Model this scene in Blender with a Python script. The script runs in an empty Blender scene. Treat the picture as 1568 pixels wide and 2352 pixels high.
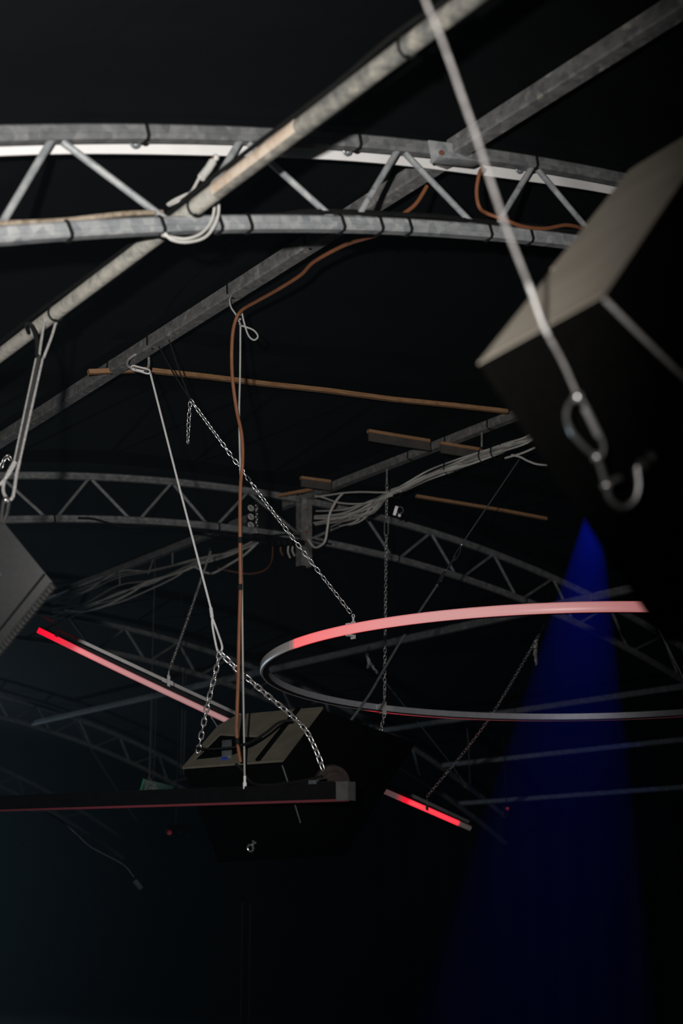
import bpy, bmesh, math, random
import numpy as np
from mathutils import Vector, Matrix

# ------------------------------------------------------------------ camera, light, haze
SC = bpy.context.scene
COL = SC.collection
random.seed(7)
CX, CY, FPX = 784.0, 1176.0, 3268.0
PITCH, ROLL, YAW = math.radians(14.6246), -0.0057, math.radians(35.46)
_F = np.array([math.sin(YAW)*math.cos(PITCH), math.cos(YAW)*math.cos(PITCH), math.sin(PITCH)])
_R = np.array([math.cos(YAW), -math.sin(YAW), 0.0])
_U = np.cross(_R, _F)
_R, _U = math.cos(ROLL)*_R+math.sin(ROLL)*_U, -math.sin(ROLL)*_R+math.cos(ROLL)*_U
_C = np.array([0.0, 0.0, 1.7])

cam_d = bpy.data.cameras.new('camera')
cam_d.sensor_fit = 'VERTICAL'; cam_d.sensor_height = 36.0; cam_d.lens = FPX/2352*36
cam_d.clip_start = 0.05; cam_d.clip_end = 200
cam_d.dof.use_dof = True; cam_d.dof.focus_distance = 6.6; cam_d.dof.aperture_fstop = 2.35
cam = bpy.data.objects.new('camera', cam_d); COL.objects.link(cam)
cam.matrix_world = Matrix(((_R[0], _U[0], -_F[0], _C[0]), (_R[1], _U[1], -_F[1], _C[1]),
                           (_R[2], _U[2], -_F[2], _C[2]), (0, 0, 0, 1)))
SC.camera = cam
SC.view_settings.view_transform = 'Standard'; SC.view_settings.look = 'None'
SC.view_settings.exposure = 0.0; SC.view_settings.gamma = 1.0
SC.view_settings.use_curve_mapping = False
SC.cycles.use_denoising = True
SC.cycles.volume_bounces = 0
SC.cycles.max_bounces = 4
SC.cycles.sample_clamp_indirect = 2.0

world = bpy.data.worlds.new('hall_air'); SC.world = world; world.use_nodes = True
wn = world.node_tree
wn.nodes['Background'].inputs[0].default_value = (0.35, 0.5, 0.62, 1)
wn.nodes['Background'].inputs[1].default_value = 0.0
vs = wn.nodes.new('ShaderNodeVolumeScatter')
vs.inputs['Color'].default_value = (0.66, 0.88, 1.0, 1); vs.inputs['Density'].default_value = 0.003
vs.inputs['Anisotropy'].default_value = 0.74
wn.links.new(vs.outputs[0], wn.nodes['World Output'].inputs['Volume'])


def V(a): return Vector((float(a[0]), float(a[1]), float(a[2])))


def spot(name, loc, target, power, color, angle, blend, radius):
    d = bpy.data.lights.new(name, 'SPOT'); d.energy = power; d.color = color
    d.spot_size = math.radians(angle); d.spot_blend = blend; d.shadow_soft_size = radius
    o = bpy.data.objects.new(name, d); COL.objects.link(o); o.location = loc
    o.rotation_euler = (V(target)-V(loc)).to_track_quat('-Z', 'Y').to_euler()
    return o


def ray(x, y): return ((x-CX)*_R+(CY-y)*_U)/FPX+_F


def at(x, y, p, v):
    """point seen at (x, y) on the plane X / Y / Z = v, or at depth F = v"""
    d = ray(x, y)
    if p == 'F': return V(_C+d*v)
    a = 'XYZ'.index(p)
    return V(_C+d*((v-_C[a])/d[a]))


flash_loc = _C-_R*0.27+_U*0.22
spot('flash_light', flash_loc, at(330, 780, 'F', 6), 1150, (1.0, 0.97, 0.93), 54, 1.0, 0.035)

# added fill light, dim and cool, no fixture seen, at the far end of the hall (left of the frame): it lights the haze from behind
spot('haze_fill_light', (5.5, 24.5, 1.5), (2.2, 4, 6.5), 560, (0.62, 0.84, 1.0), 100, .8, .15)

# ------------------------------------------------------------------ arch of the hall
XC, ZC, RT, HH, KK = 5.2624, 1.7-13.0605, 15.685, 0.279, 1.1513
TY = [3.2894, 8.0731, 13.0731, 18.0731, 23.0731]
XL, XR = -1.3, 11.75


def arch(X, h=0.0): return ZC+math.sqrt((RT-h)**2-((X-XC)*KK)**2)


def slope(X): return (arch(X+.01)-arch(X-.01))/.02


def on_arch(x, y, h=0.0):
    d = ray(x, y); t = 1.0
    while t < 60:
        p = _C+d*t
        if p[2] > arch(p[0], h): break
        t += 0.004
    return V(p)


# ------------------------------------------------------------------ materials
def new_mat(name):
    m = bpy.data.materials.new(name); m.use_nodes = True
    return m, m.node_tree, m.node_tree.nodes['Principled BSDF']


def ramp(nt, stops):
    r = nt.nodes.new('ShaderNodeValToRGB'); e = r.color_ramp.elements
    while len(e) < len(stops): e.new(0.5)
    for k, (p, c) in enumerate(stops): e[k].position = p; e[k].color = (*c, 1)
    return r


def mottled(name, stops, scale=20, rough=0.5, metal=0.0, bump=0.0, kind='noise', detail=6, stretch=(1, 1, 1), spec=None):
    m, nt, b = new_mat(name)
    tc = nt.nodes.new('ShaderNodeTexCoord'); mp = nt.nodes.new('ShaderNodeMapping')
    mp.inputs['Scale'].default_value = stretch
    nt.links.new(tc.outputs['Object'], mp.inputs[0])
    n = nt.nodes.new('ShaderNodeTexNoise'); n.inputs['Scale'].default_value = scale; n.inputs['Detail'].default_value = detail
    n.inputs['Roughness'].default_value = 0.65
    nt.links.new(mp.outputs[0], n.inputs['Vector'])
    fac = n.outputs['Fac']
    if kind == 'spangle':
        v = nt.nodes.new('ShaderNodeTexVoronoi'); v.inputs['Scale'].default_value = scale*1.6
        nt.links.new(mp.outputs[0], v.inputs['Vector'])
        mx = nt.nodes.new('ShaderNodeMix'); mx.data_type = 'FLOAT'; mx.inputs[0].default_value = 0.35
        nt.links.new(n.outputs['Fac'], mx.inputs[2]); nt.links.new(v.outputs['Color'], mx.inputs[3])
        fac = mx.outputs[0]
    r = ramp(nt, stops)
    nt.links.new(fac, r.inputs[0]); nt.links.new(r.outputs[0], b.inputs['Base Color'])
    b.inputs['Roughness'].default_value = rough; b.inputs['Metallic'].default_value = metal
    if spec is not None: b.inputs['Specular IOR Level'].default_value = spec
    if bump:
        bp = nt.nodes.new('ShaderNodeBump'); bp.inputs['Strength'].default_value = bump; bp.inputs['Distance'].default_value = 0.004
        nt.links.new(fac, bp.inputs['Height']); nt.links.new(bp.outputs[0], b.inputs['Normal'])
    return m


def grey(a, tint=(1, 1, 1)): return (a*tint[0], a*tint[1], a*tint[2])


M = {}
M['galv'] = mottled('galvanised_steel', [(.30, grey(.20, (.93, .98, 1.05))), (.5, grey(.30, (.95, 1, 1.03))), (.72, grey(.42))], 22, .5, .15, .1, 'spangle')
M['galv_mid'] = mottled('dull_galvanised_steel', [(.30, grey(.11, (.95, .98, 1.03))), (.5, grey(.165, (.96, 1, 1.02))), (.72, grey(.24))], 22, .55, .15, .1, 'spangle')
M['galv_dull'] = mottled('weathered_galvanised_steel', [(.3, grey(.10, (.97, 1, 1))), (.5, grey(.16)), (.64, grey(.20)), (.72, (.33, .33, .28))], 26, .55, .15, .15, 'spangle')
M['pipe'] = mottled('weathered_scaffold_pipe', [(.28, (.20, .21, .20)), (.46, (.40, .39, .35)), (.6, (.50, .47, .41)), (.74, (.62, .58, .50))], 34, .65, .0, .35, detail=8)
M['pipe_dirty'] = mottled('stained_scaffold_pipe', [(.30, (.075, .078, .075)), (.45, (.15, .148, .135)), (.56, (.21, .20, .175)), (.66, (.33, .31, .26)), (.76, (.42, .38, .31))], 26, .7, .0, .5, detail=8)
M['rusty'] = mottled('beige_rusted_steel', [(.3, (.22, .10, .05)), (.42, (.45, .34, .25)), (.6, (.58, .49, .40))], 18, .7, .0, .2)
M['rust'] = mottled('rust', [(.3, (.10, .035, .02)), (.7, (.22, .09, .05))], 60, .8)
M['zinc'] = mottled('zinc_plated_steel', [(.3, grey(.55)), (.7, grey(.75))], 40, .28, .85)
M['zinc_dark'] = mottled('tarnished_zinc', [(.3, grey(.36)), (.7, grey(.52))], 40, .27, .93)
M['wire'] = mottled('steel_wire_rope', [(.35, grey(.28, (1, .97, .95))), (.6, grey(.55, (1, .98, .96)))], 160, .4, .35, .3)
M['wire_old'] = mottled('worn_wire_rope', [(.35, grey(.14, (1, .94, .92))), (.6, grey(.26, (1, .95, .93)))], 90, .5, .25, .3)
M['wire_bright'] = mottled('bright_wire_rope', [(.35, grey(.55)), (.6, grey(.78))], 160, .35, .2, .3)
M['eyelet'] = mottled('grey_metal_eyelet', [(.3, (.15, .17, .19)), (.7, (.24, .26, .28))], 40, .35, .4)
M['black'] = mottled('black_rubber', [(.3, grey(.005)), (.7, grey(.009))], 30, .7, spec=.15)
M['black_metal'] = mottled('black_painted_metal', [(.3, (.003, .003, .0035)), (.7, (.006, .006, .0065))], 20, .6, spec=.15)
M['white_film'] = mottled('white_plastic_film', [(.3, grey(.72, (1, .98, .97))), (.7, grey(.80, (1, .985, .975)))], 6, .45)
M['white_cable'] = mottled('pale_grey_cable_sheath', [(.3, grey(.42, (1, .98, .93))), (.7, grey(.55, (1, .98, .93)))], 12, .5)
M['grey_wire'] = mottled('dull_grey_wire_sheath', [(.3, grey(.26, (1, 1, .95))), (.7, grey(.36, (1, 1, .95)))], 12, .5)
M['mid_cable'] = mottled('mid_grey_cable_sheath', [(.3, grey(.20, (1, .98, .93))), (.7, grey(.30, (1, .98, .93)))], 12, .5)
M['tan'] = mottled('tan_fabric_strap', [(.35, (.16, .12, .08)), (.65, (.36, .30, .23))], 40, .9, stretch=(1, 1, 1))
M['orange'] = mottled('orange_cable_sheath', [(.3, (.16, .056, .022)), (.7, (.22, .083, .036))], 14, .55)
M['wood'] = mottled('raw_pine_batten', [(.3, (.17, .080, .033)), (.5, (.26, .136, .062)), (.7, (.33, .185, .09))], 9, .75, stretch=(1, 12, 12))
M['ply_dark'] = mottled('dark_batten_edge', [(.3, (.03, .026, .022)), (.7, (.06, .05, .045))], 9, .8)
M['beige'] = mottled('beige_painted_board', [(.35, (.205, .180, .146)), (.65, (.250, .220, .178))], 7, .8)
M['olive'] = mottled('olive_brown_board', [(.35, (.085, .076, .058)), (.65, (.115, .104, .08))], 14, .85)
M['speaker_black'] = mottled('black_speaker_paint', [(.3, (.0014, .0013, .0012)), (.7, (.0022, .0021, .0020))], 60, .9, spec=.02)
M['speaker_grey'] = mottled('dark_grey_speaker_paint', [(.3, (.018, .018, .019)), (.7, (.025, .025, .026))], 60, .6)
M['grille'] = mottled('grey_rubber_edge', [(.3, (.02, .02, .02)), (.7, (.035, .035, .035))], 40, .5)
M['alu'] = mottled('aluminium_extrusion', [(.3, grey(.55, (.96, .98, 1.06))), (.7, grey(.68, (.96, .98, 1.06)))], 9, .38, .45, stretch=(3, 3, 3))
M['alu_side'] = mottled('aluminium_side_face', [(.3, grey(.16)), (.7, grey(.24))], 9, .42, .4)
M['alu_dull'] = mottled('dull_aluminium_plate', [(.3, grey(.07)), (.7, grey(.11))], 20, .6, .1)
M['clear'] = mottled('pale_clip_plastic', [(.3, grey(.40)), (.7, grey(.52))], 20, .4)
M['brown'] = mottled('brown_wooden_disc', [(.35, (.016, .009, .007)), (.65, (.03, .017, .013))], 22, .8)
M['blue_plastic'] = mottled('blue_plastic', [(.3, (.01, .03, .25)), (.7, (.02, .05, .35))], 10, .5)
M['tape'] = mottled('grey_cloth', [(.35, (.06, .07, .08)), (.65, (.10, .11, .125))], 30, .9)
M['floor'] = mottled('dark_floor', [(.3, grey(.003)), (.7, grey(.006))], 2, .9, spec=.1)
M['sign_green'] = mottled('dim_green_sign_face', [(.3, (.006, .065, .042)), (.7, (.008, .085, .055))], 8, .5)
M['sign_edge'] = mottled('bright_green_edge', [(.3, (.05, .55, .20)), (.7, (.06, .62, .24))], 8, .4)
M['sign_white'] = mottled('pale_sign_print', [(.3, grey(.20)), (.7, grey(.25))], 8, .5)


def cloth_mat(name, lo, hi, stretch):
    m = mottled(name, [(.3, lo), (.7, hi)], 1.2, .95, 0, .3, stretch=stretch)
    m.node_tree.nodes['Principled BSDF'].inputs['Specular IOR Level'].default_value = 0.1
    return m


M['cloth'] = cloth_mat('black_ceiling_cloth', (.0014, .0019, .0025), (.0028, .0037, .0047), (.5, 3, 3))
M['curtain'] = cloth_mat('black_curtain', (.0025, .0028, .0033), (.005, .0056, .0062), (3, 3, .2))


def glow(name, color, strength):
    m, nt, b = new_mat(name)
    b.inputs['Base Color'].default_value = (.3, .3, .3, 1)
    b.inputs['Emission Color'].default_value = (*color, 1); b.inputs['Emission Strength'].default_value = strength
    return m


def led_mat(name, stops):
    """milky diffuser; the chasing LEDs behind it glow by the coordinate stored along the strip"""
    m, nt, b = new_mat(name)
    b.inputs['Base Color'].default_value = (.62, .60, .58, 1); b.inputs['Roughness'].default_value = .35
    a = nt.nodes.new('ShaderNodeAttribute'); a.attribute_name = 'along'
    r = ramp(nt, stops)
    nt.links.new(a.outputs['Fac'], r.inputs[0])
    nt.links.new(r.outputs[0], b.inputs['Emission Color']); b.inputs['Emission Strength'].default_value = 1.0
    return m


# ------------------------------------------------------------------ mesh helpers
def spline(pts, n=8, closed=False):
    pts = [V(p) for p in pts]
    if len(pts) < 3 and not closed: return pts
    out = []; N = len(pts)
    for i in range(N if closed else N-1):
        g = (lambda k: pts[k % N]) if closed else (lambda k: pts[max(0, min(N-1, k))])
        p0, p1, p2, p3 = g(i-1), g(i), g(i+1), g(i+2)
        for k in range(n):
            t = k/n
            out.append(0.5*((2*p1)+(p2-p0)*t+(2*p0-5*p1+4*p2-p3)*t*t+(3*p1-p0-3*p2+p3)*t**3))
    if not closed: out.append(pts[-1])
    return out


def frames(path, closed=False, up=None):
    N = len(path); T = []
    for i in range(N):
        a = path[(i-1) % N] if closed or i > 0 else path[0]
        b = path[(i+1) % N] if closed or i < N-1 else path[-1]
        T.append((b-a).normalized() if (b-a).length > 1e-9 else Vector((0, 0, 1)))
    fr = []
    if up is not None:
        u0 = V(up)
        for t in T:
            s = t.cross(u0).normalized(); fr.append((t, s, s.cross(t).normalized()))
        return fr
    n = T[0].orthogonal().normalized()
    for t in T:
        n = (n-t*n.dot(t))
        n = n.normalized() if n.length > 1e-6 else t.orthogonal().normalized()
        fr.append((t, n, t.cross(n)))
    return fr


def sweep(bm, path, section, closed=False, up=None, caps=True):
    """section: list of (side, up) offsets"""
    path = [V(p) for p in path]; fr = frames(path, closed, up); rings = []
    for p, (t, s, u) in zip(path, fr):
        rings.append([bm.verts.new(p+s*a+u*b) for a, b in section])
    n = len(section); N = len(rings)
    for i in range(N if closed else N-1):
        A, B = rings[i], rings[(i+1) % N]
        for k in range(n):
            bm.faces.new((A[k], A[(k+1) % n], B[(k+1) % n], B[k]))
    if caps and not closed and n > 2:
        bm.faces.new(rings[0][::-1]); bm.faces.new(rings[-1])
    return rings


def circ(r, n=8): return [(r*math.cos(2*math.pi*k/n), r*math.sin(2*math.pi*k/n)) for k in range(n)]


def tube(bm, path, r, n=8, closed=False): return sweep(bm, path, circ(r, n), closed)


def rsq(a, b, c):
    return [(-a+c, -b), (a-c, -b), (a, -b+c), (a, b-c), (a-c, b), (-a+c, b), (-a, b-c), (-a, -b+c)]


def box(bm, c, ax, ay, az, hx, hy, hz):
    c = V(c); vs_ = []
    for sx in (-1, 1):
        for sy in (-1, 1):
            for sz in (-1, 1): vs_.append(bm.verts.new(c+ax*hx*sx+ay*hy*sy+az*hz*sz))
    for f in ((0, 1, 3, 2), (4, 6, 7, 5), (0, 4, 5, 1), (2, 3, 7, 6), (0, 2, 6, 4), (1, 5, 7, 3)):
        bm.faces.new([vs_[k] for k in f])
    return vs_


def ball(bm, c, r, n=10, squash=(1, 1, 1)):
    bmesh.ops.create_uvsphere(bm, u_segments=n, v_segments=max(5, n*2//3), radius=r,
                              matrix=Matrix.Translation(V(c)) @ Matrix.Diagonal((*squash, 1)))


def cyl(bm, a, b, r, n=12): tube(bm, [V(a), V(b)], r, n)


def torus(bm, c, axis, R, r, n=20, m=8):
    axis = V(axis).normalized(); e = axis.orthogonal().normalized(); g = axis.cross(e)
    tube(bm, [V(c)+e*R*math.cos(2*math.pi*k/n)+g*R*math.sin(2*math.pi*k/n) for k in range(n)], r, m, closed=True)


def link_path(c, t, s, L, Wd, n=6):
    """oval of outer centre-line length L and width Wd, long axis t, in the plane t-s"""
    r = Wd/2; h = max(0, L/2-r); out = []
    for k in range(n+1):
        a = -math.pi/2+math.pi*k/n; out.append(c+t*(h+r*math.cos(a))+s*(r*math.sin(a)))
    for k in range(n+1):
        a = math.pi/2+math.pi*k/n; out.append(c+t*(-h+r*math.cos(a))+s*(r*math.sin(a)))
    return out


def finish(bm, bevel=0.0, smooth=True):
    bmesh.ops.recalc_face_normals(bm, faces=bm.faces)
    if bevel: bmesh.ops.bevel(bm, geom=list(bm.edges), offset=bevel, segments=2, affect='EDGES', profile=.5, clamp_overlap=True)
    return smooth


def tag(o, label, cat, group=None, kind=None):
    o['label'] = label; o['category'] = cat
    if group: o['group'] = group
    if kind: o['kind'] = kind
    return o


def obj(name, bm, mat, parent=None, base=None, bevel=0.0, smooth=True, label=None):
    """bm is in world space; the object's origin goes to its parent's base or to `base`"""
    finish(bm, bevel)
    b = Vector((0, 0, 0))
    if parent is not None: b = parent.matrix_world.translation if False else V(parent['_b'])
    elif base is not None: b = V(base)
    elif len(bm.verts):
        bm.verts.ensure_lookup_table(); b = sum((v.co for v in bm.verts), Vector())/len(bm.verts)
    bmesh.ops.translate(bm, verts=bm.verts, vec=-b)
    me = bpy.data.meshes.new(name)
    if smooth:
        for f in bm.faces: f.smooth = True
        for e in bm.edges:
            if len(e.link_faces) == 2 and e.calc_face_angle(0) > 0.6: e.smooth = False
    bm.to_mesh(me); bm.free(); me.materials.append(mat)
    o = bpy.data.objects.new(name, me); COL.objects.link(o)
    o['_b'] = tuple(b)
    if parent is not None: o.parent = parent; o.location = (0, 0, 0)
    else: o.location = b
    if parent is not None: o['_b'] = parent['_b']
    if label: o['label'] = label
    return o


def thing(name, base, label, cat, group=None):
    o = bpy.data.objects.new(name, None); COL.objects.link(o); o.location = V(base); o['_b'] = tuple(V(base))
    o.empty_display_size = 0.05
    return tag(o, label, cat, group)


def nb(): return bmesh.new()


def tube_obj(name, pts, r, mat, parent=None, n=8, sm=6):
    bm = nb(); tube(bm, spline(pts, sm), r, n); return obj(name, bm, mat, parent)


# ------------------------------------------------------------------ setting
def struct(name, bm, mat):
    o = obj(name, bm, mat); o['kind'] = 'structure'; return o


Y0, Y1 = -3.0, 29.0
bm = nb(); XS = np.linspace(XL, XR, 60); g = []
for y in np.linspace(Y0, Y1, 40):
    g.append([bm.verts.new((x, y, arch(x)+.048+.010*math.sin(y*1.9)*math.sin(x*2.3))) for x in XS])
for i in range(len(g)-1):
    for k in range(len(XS)-1): bm.faces.new((g[i][k], g[i][k+1], g[i+1][k+1], g[i+1][k]))
struct('ceiling', bm, M['cloth'])


def curtain(name, a, b, z0, z1f, folds, amp, mat):
    bm = nb(); a, b = V(a), V(b); d = (b-a); L = d.length; d.normalize(); nrm = Vector((-d.y, d.x, 0)); N = folds*8; R = []
    for k in range(N+1):
        p = a+d*(L*k/N); w = amp*math.sin(k/8*2*math.pi)+amp*.5*math.sin(k*.37+1)
        q = p+nrm*w; zt = z1f(p)
        R.append([bm.verts.new((q.x, q.y, z0+(zt-z0)*j/4)) for j in range(5)])
    for i in range(N):
        for j in range(4): bm.faces.new((R[i][j], R[i+1][j], R[i+1][j+1], R[i][j+1]))
    return struct(name, bm, mat)


curtain('wall_left', (XL, Y0, 0), (XL, Y1, 0), 0, lambda p: arch(XL)+.05, 60, .03, M['curtain'])
curtain('wall_right', (XR, Y0, 0), (XR, Y1, 0), 0, lambda p: arch(XR)+.05, 60, .03, M['curtain'])
curtain('wall_back', (XL, Y1, 0), (XR, Y1, 0), 0, lambda p: arch(min(max(p.x, XL), XR))+.05, 36, .06, M['curtain'])
curtain('wall_front', (XL, Y0, 0), (XR, Y0, 0), 0, lambda p: arch(min(max(p.x, XL), XR))+.05, 24, .03, M['curtain'])
bm = nb(); box(bm, ((XL+XR)/2, (Y0+Y1)/2, -.05), Vector((1, 0, 0)), Vector((0, 1, 0)), Vector((0, 0, 1)), (XR-XL)/2+.2, (Y1-Y0)/2+.2, .05)
struct('floor', bm, M['floor'])

# ------------------------------------------------------------------ trusses
EXX, EYY, EZZ = Vector((1, 0, 0)), Vector((0, 1, 0)), Vector((0, 0, 1))
CH = .0225
APEX = [1.40+.594*k for k in range(-4, 7)]+[5.95+.62*k for k in range(0, 9)]
T_LABEL = ['nearest arched galvanised truss spanning the top of the picture, white edging behind it',
           'second arched truss, steel bracket hanging across it at the ridge under the pale cable bundle',
           'third arched truss, dim, seen through the chains behind the red light bar',
           'fourth arched truss, very faint, at the lower left behind the third',
           'farthest arched truss, barely visible at the lower left edge near the green sign']


def chord_pts(h, n=110):
    return [(x, arch(x, h)) for x in np.linspace(XL+.05, XR-.05, n)]


def ysec(h_side, h_up): return rsq(h_side, h_up, .007)


trusses = []
for i, ty in enumerate(TY):
    t = thing('arched_truss', (XC, ty, arch(XC)), T_LABEL[i], 'truss', None); trusses.append(t)
    for nm, h in (('top_chord', 0), ('bottom_chord', HH)):
        bm = nb()
        sec = [(-.0225+.007, -.0225), (.0225-.007, -.0225), (.0225, -.0155), (.0225, -.008), (.0195, -.0055), (.0225, -.003), (.0225, .0155), (.0155, .0225), (-.0155, .0225), (-.0225, .0155), (-.0225, -.003), (-.0195, -.0055), (-.0225, -.008), (-.0225, -.0155)]
        sweep(bm, [Vector((x, ty, z)) for x, z in chord_pts(h)], sec, up=(0, 0, 1))
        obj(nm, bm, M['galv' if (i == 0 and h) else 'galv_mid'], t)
    for k, ax in enumerate(APEX):
        for sgn in (-1, 1):
            j = k+sgn
            if not (0 <= j < len(APEX)): continue
            mid = (ax+APEX[j])/2; gap = .042 if abs(APEX[j]-ax) < .8 else .05
            top = Vector((ax+sgn*.014, ty, arch(ax)-CH+.004))
            fx = mid-sgn*gap; fx += .279*slope(mid)
            bot = Vector((fx, ty, arch(fx, HH)+CH-.006))
            if top.x < XL+.1 or bot.x < XL+.1 or top.x > XR-.1 or bot.x > XR-.1: continue
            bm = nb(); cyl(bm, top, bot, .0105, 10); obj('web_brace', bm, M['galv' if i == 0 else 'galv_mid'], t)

# white edging strip behind the nearest truss, with eyelets
ys = TY[0]+.062
bm = nb()
sweep(bm, [Vector((x, ys+.004*math.sin(x*3), arch(x)-.006+.003*math.sin(x*5.3+1))) for x in np.linspace(XL+.1, XR-.3, 140)],
      [(-.002, -.030), (.002, -.030), (.002, .03), (-.002, .03)], up=(0, 0, 1))
tag(obj('edging_strip', bm, M['white_film']), 'long white plastic edging strip curving behind the nearest truss', 'strip')

# ------------------------------------------------------------------ cable ties
TIE = 'black cable ties round the steelwork'


def tie_square(c, axis, half, label, lean=0.0, tail=True, group=TIE):
    c = V(c); ax = V(axis).normalized(); s = ax.cross(EZZ).normalized(); u = s.cross(ax).normalized()
    ax2 = (ax*math.cos(lean)+u*math.sin(lean)).normalized(); u2 = s.cross(ax2).normalized()
    bm = nb(); p = []
    hh = half+.0025
    for a, b in rsq(hh, hh, hh*.35): p.append(c+s*a+u2*b)
    sweep(bm, p, [(-.0018, -.0052), (.0018, -.0052), (.0018, .0052), (-.0018, .0052)], closed=True, up=tuple(ax2))
    if tail:
        q = c-s*hh*.2-u2*(hh+.002)
        box(bm, q, ax2, s, u2, .005, .006, .004)
    return tag(obj('cable_tie', bm, M['black']), label, 'cable tie', group)


def tie_round(c, axis, R, label, group=TIE, r=.0042):
    bm = nb(); torus(bm, c, axis, R+r*.6, r, 20, 6)
    e = V(axis).normalized(); box(bm, V(c)-EZZ*(R+.003), e, e.cross(EZZ).normalized(), EZZ, .005, .006, .004)
    return tag(obj('cable_tie', bm, M['black']), label, 'cable tie', group)


def tangent(X): return Vector((1, 0, slope(X))).normalized()


for px, lab in ((152, 'black cable tie on the nearest lower chord, leftmost'),
                (365, 'black cable tie on the nearest lower chord, left of the scaffold pipe'),
                (497, 'black cable tie on the nearest lower chord, inside the coiled pale cable'),
                (565, 'black cable tie on the nearest lower chord, just right of the coiled cable'),
                (778, 'black cable tie on the nearest lower chord, first one left of the square purlin'),
                (866, 'black cable tie on the nearest lower chord where the orange cable passes'),
                (932, 'black cable tie on the nearest lower chord, between orange cable and blurred wire'),
                (1116, 'black cable tie on the nearest lower chord, just left of the blurred wire'),
                (1210, 'black cable tie on the nearest lower chord, right of the blurred wire')):
    X = at(px, 525, 'Y', TY[0]).x
    tie_square((X, TY[0], arch(X, HH)), tangent(X), CH, lab, lean=.12)
EYE = 'metal eyelets of the black cloth'
for px, py, lab in ((330, 325, 'over the left web apex'), (817, 343, 'right of the scaffold pipe'), (1222, 385, 'beside the right web apex')):
    X = at(px, py-20, 'Y', TY[0]).x
    tie_square((X, TY[0], arch(X)), tangent(X), CH, 'black cable tie on the nearest upper chord, '+{330: 'left one beside an eyelet', 817: 'middle one beside an eyelet', 1222: 'right one beside the blurred speaker'}[px], lean=-.05)
    bm = nb(); c = at(px-(20 if px < 1200 else 30), py+2, 'Y', TY[0]+.034); torus(bm, c, (0, 1, .25), .0135, .005, 20, 8)
    tag(obj('cloth_eyelet', bm, M['eyelet']), 'small grey metal eyelet under the nearest upper chord, ' + {330: 'leftmost of the three', 817: 'middle one of the three', 1222: 'rightmost of the three'}[px], 'eyelet', EYE)
    bm = nb(); tube(bm, spline([c+Vector((0, 0, .01)), c+Vector((.02, -.01, .012)), Vector((X, TY[0]-.02, arch(X)-CH-.004))], 4), .002, 6)
    tag(obj('tie_cord', bm, M['black']), 'short black cord from eyelet to tie, ' + {330: 'left of the scaffold pipe', 817: 'middle of the nearest upper chord', 1222: 'right end of the nearest upper chord'}[px], 'cord')

# ------------------------------------------------------------------ purlins and pipe
X1, Z1 = at(430, 490, 'Y', TY[0]).x, at(430, 490, 'Y', TY[0]).z
X2, Z2 = at(1040, 345, 'Y', TY[0]).x, at(1040, 345, 'Y', TY[0]).z
X3, Z3 = at(700, 1140, 'Y', TY[1]).x, at(700, 1140, 'Y', TY[1]).z


def on_line(x, y, X, Z):
    """point of the beam along Y at (X, Z) that the pixel row/column is nearest to"""
    p = at(x, y, 'X', X); return Vector((X, p.y, Z))


t = thing('scaffold_pipe', (X1, 3.3, Z1), 'weathered round scaffold pipe running diagonally over the nearest lower chord', 'pipe')
a, b = on_line(500, 435, X1, Z1), on_line(690, 290, X1, Z1)
bm = nb(); tube(bm, [(X1, y, Z1) for y in np.linspace(a.y, 12, 30)], .0242, 20); obj('tube', bm, M['pipe'], t, label='cleaner beige length of the pipe')
bm = nb(); tube(bm, [(X1, y, Z1) for y in np.linspace(-2.5, a.y, 20)], .0242, 20); obj('tube', bm, M['pipe_dirty'], t, label='stained grey length of the pipe')
bm = nb(); pth = [a.lerp(b, k/14) for k in range(15)]
rings = sweep(bm, pth, [(.0262*math.cos(q), .0262*math.sin(q)) for q in np.linspace(math.radians(-48), math.radians(85), 9)]+[(.0235*math.cos(q), .0235*math.sin(q)) for q in np.linspace(math.radians(85), math.radians(-48), 9)], up=(0, 0, 1))
obj('sleeve', bm, M['rusty'], t, label='beige rust-stained half sleeve on the pipe')
for px, py, lab in ((450, 468, 'black cable tie round the scaffold pipe beside the coiled cable'), (935, 108, 'black cable tie round the scaffold pipe near the top edge'),
                    (128, 722, 'black cable tie round the scaffold pipe above the hanging sling')):
    tie_round(on_line(px, py, X1, Z1), (0, 1, 0.15), .0242, lab)


def beam(name, X, Z, y0, y1, half, label, mat='galv_dull', cat='beam'):
    bm = nb(); sweep(bm, [Vector((X, y, Z)) for y in np.linspace(y0, y1, 14)], rsq(half, half, .006), up=(0, 0, 1))
    return tag(obj(name, bm, M[mat]), label, cat)


HB = .031
beam('square_purlin', X2, Z2, -2.6, TY[0]-.005, HB, 'square galvanised purlin from the truss bracket to the upper right')
beam('square_purlin', X2, Z2-.006, TY[0]+.024, TY[1]-.024, HB, 'square galvanised purlin under the nearest truss carrying the orange cable')
beam('square_purlin', X3, Z3, -2.6, TY[1]-.024, .0315, 'dim ridge purlin running from the second truss to the right')
beam('square_purlin', X3, Z3, TY[1]+.024, TY[2]-.024, .0315, 'dim ridge purlin beyond the second truss, above the sagging cables')
beam('square_purlin', X3, Z3, TY[2]+.024, TY[3]-.024, .0315, 'faint ridge purlin behind the third truss above the dangling twin wires')
XD = 7.75; ZD = at(1280, 1390, 'X', XD).z
beam('square_purlin', XD, ZD, 2, TY[1]-.02, .03, 'faint purlin crossing the blue light beam at the right')
beam('square_purlin', XD, ZD, TY[1]+.02, TY[2]-.02, .03, 'faint purlin seen through the upper half of the light ring')
beam('square_purlin', XD, ZD, TY[2]+.02, TY[3]-.02, .03, 'very faint purlin behind the light ring toward the lower left')
XB = 9.3; ZB = at(1000, 1660, 'X', XB).z
beam('square_purlin', XB, ZB, 3, 16, .026, 'faint purlin crossing just above the lower side of the light ring')
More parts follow.
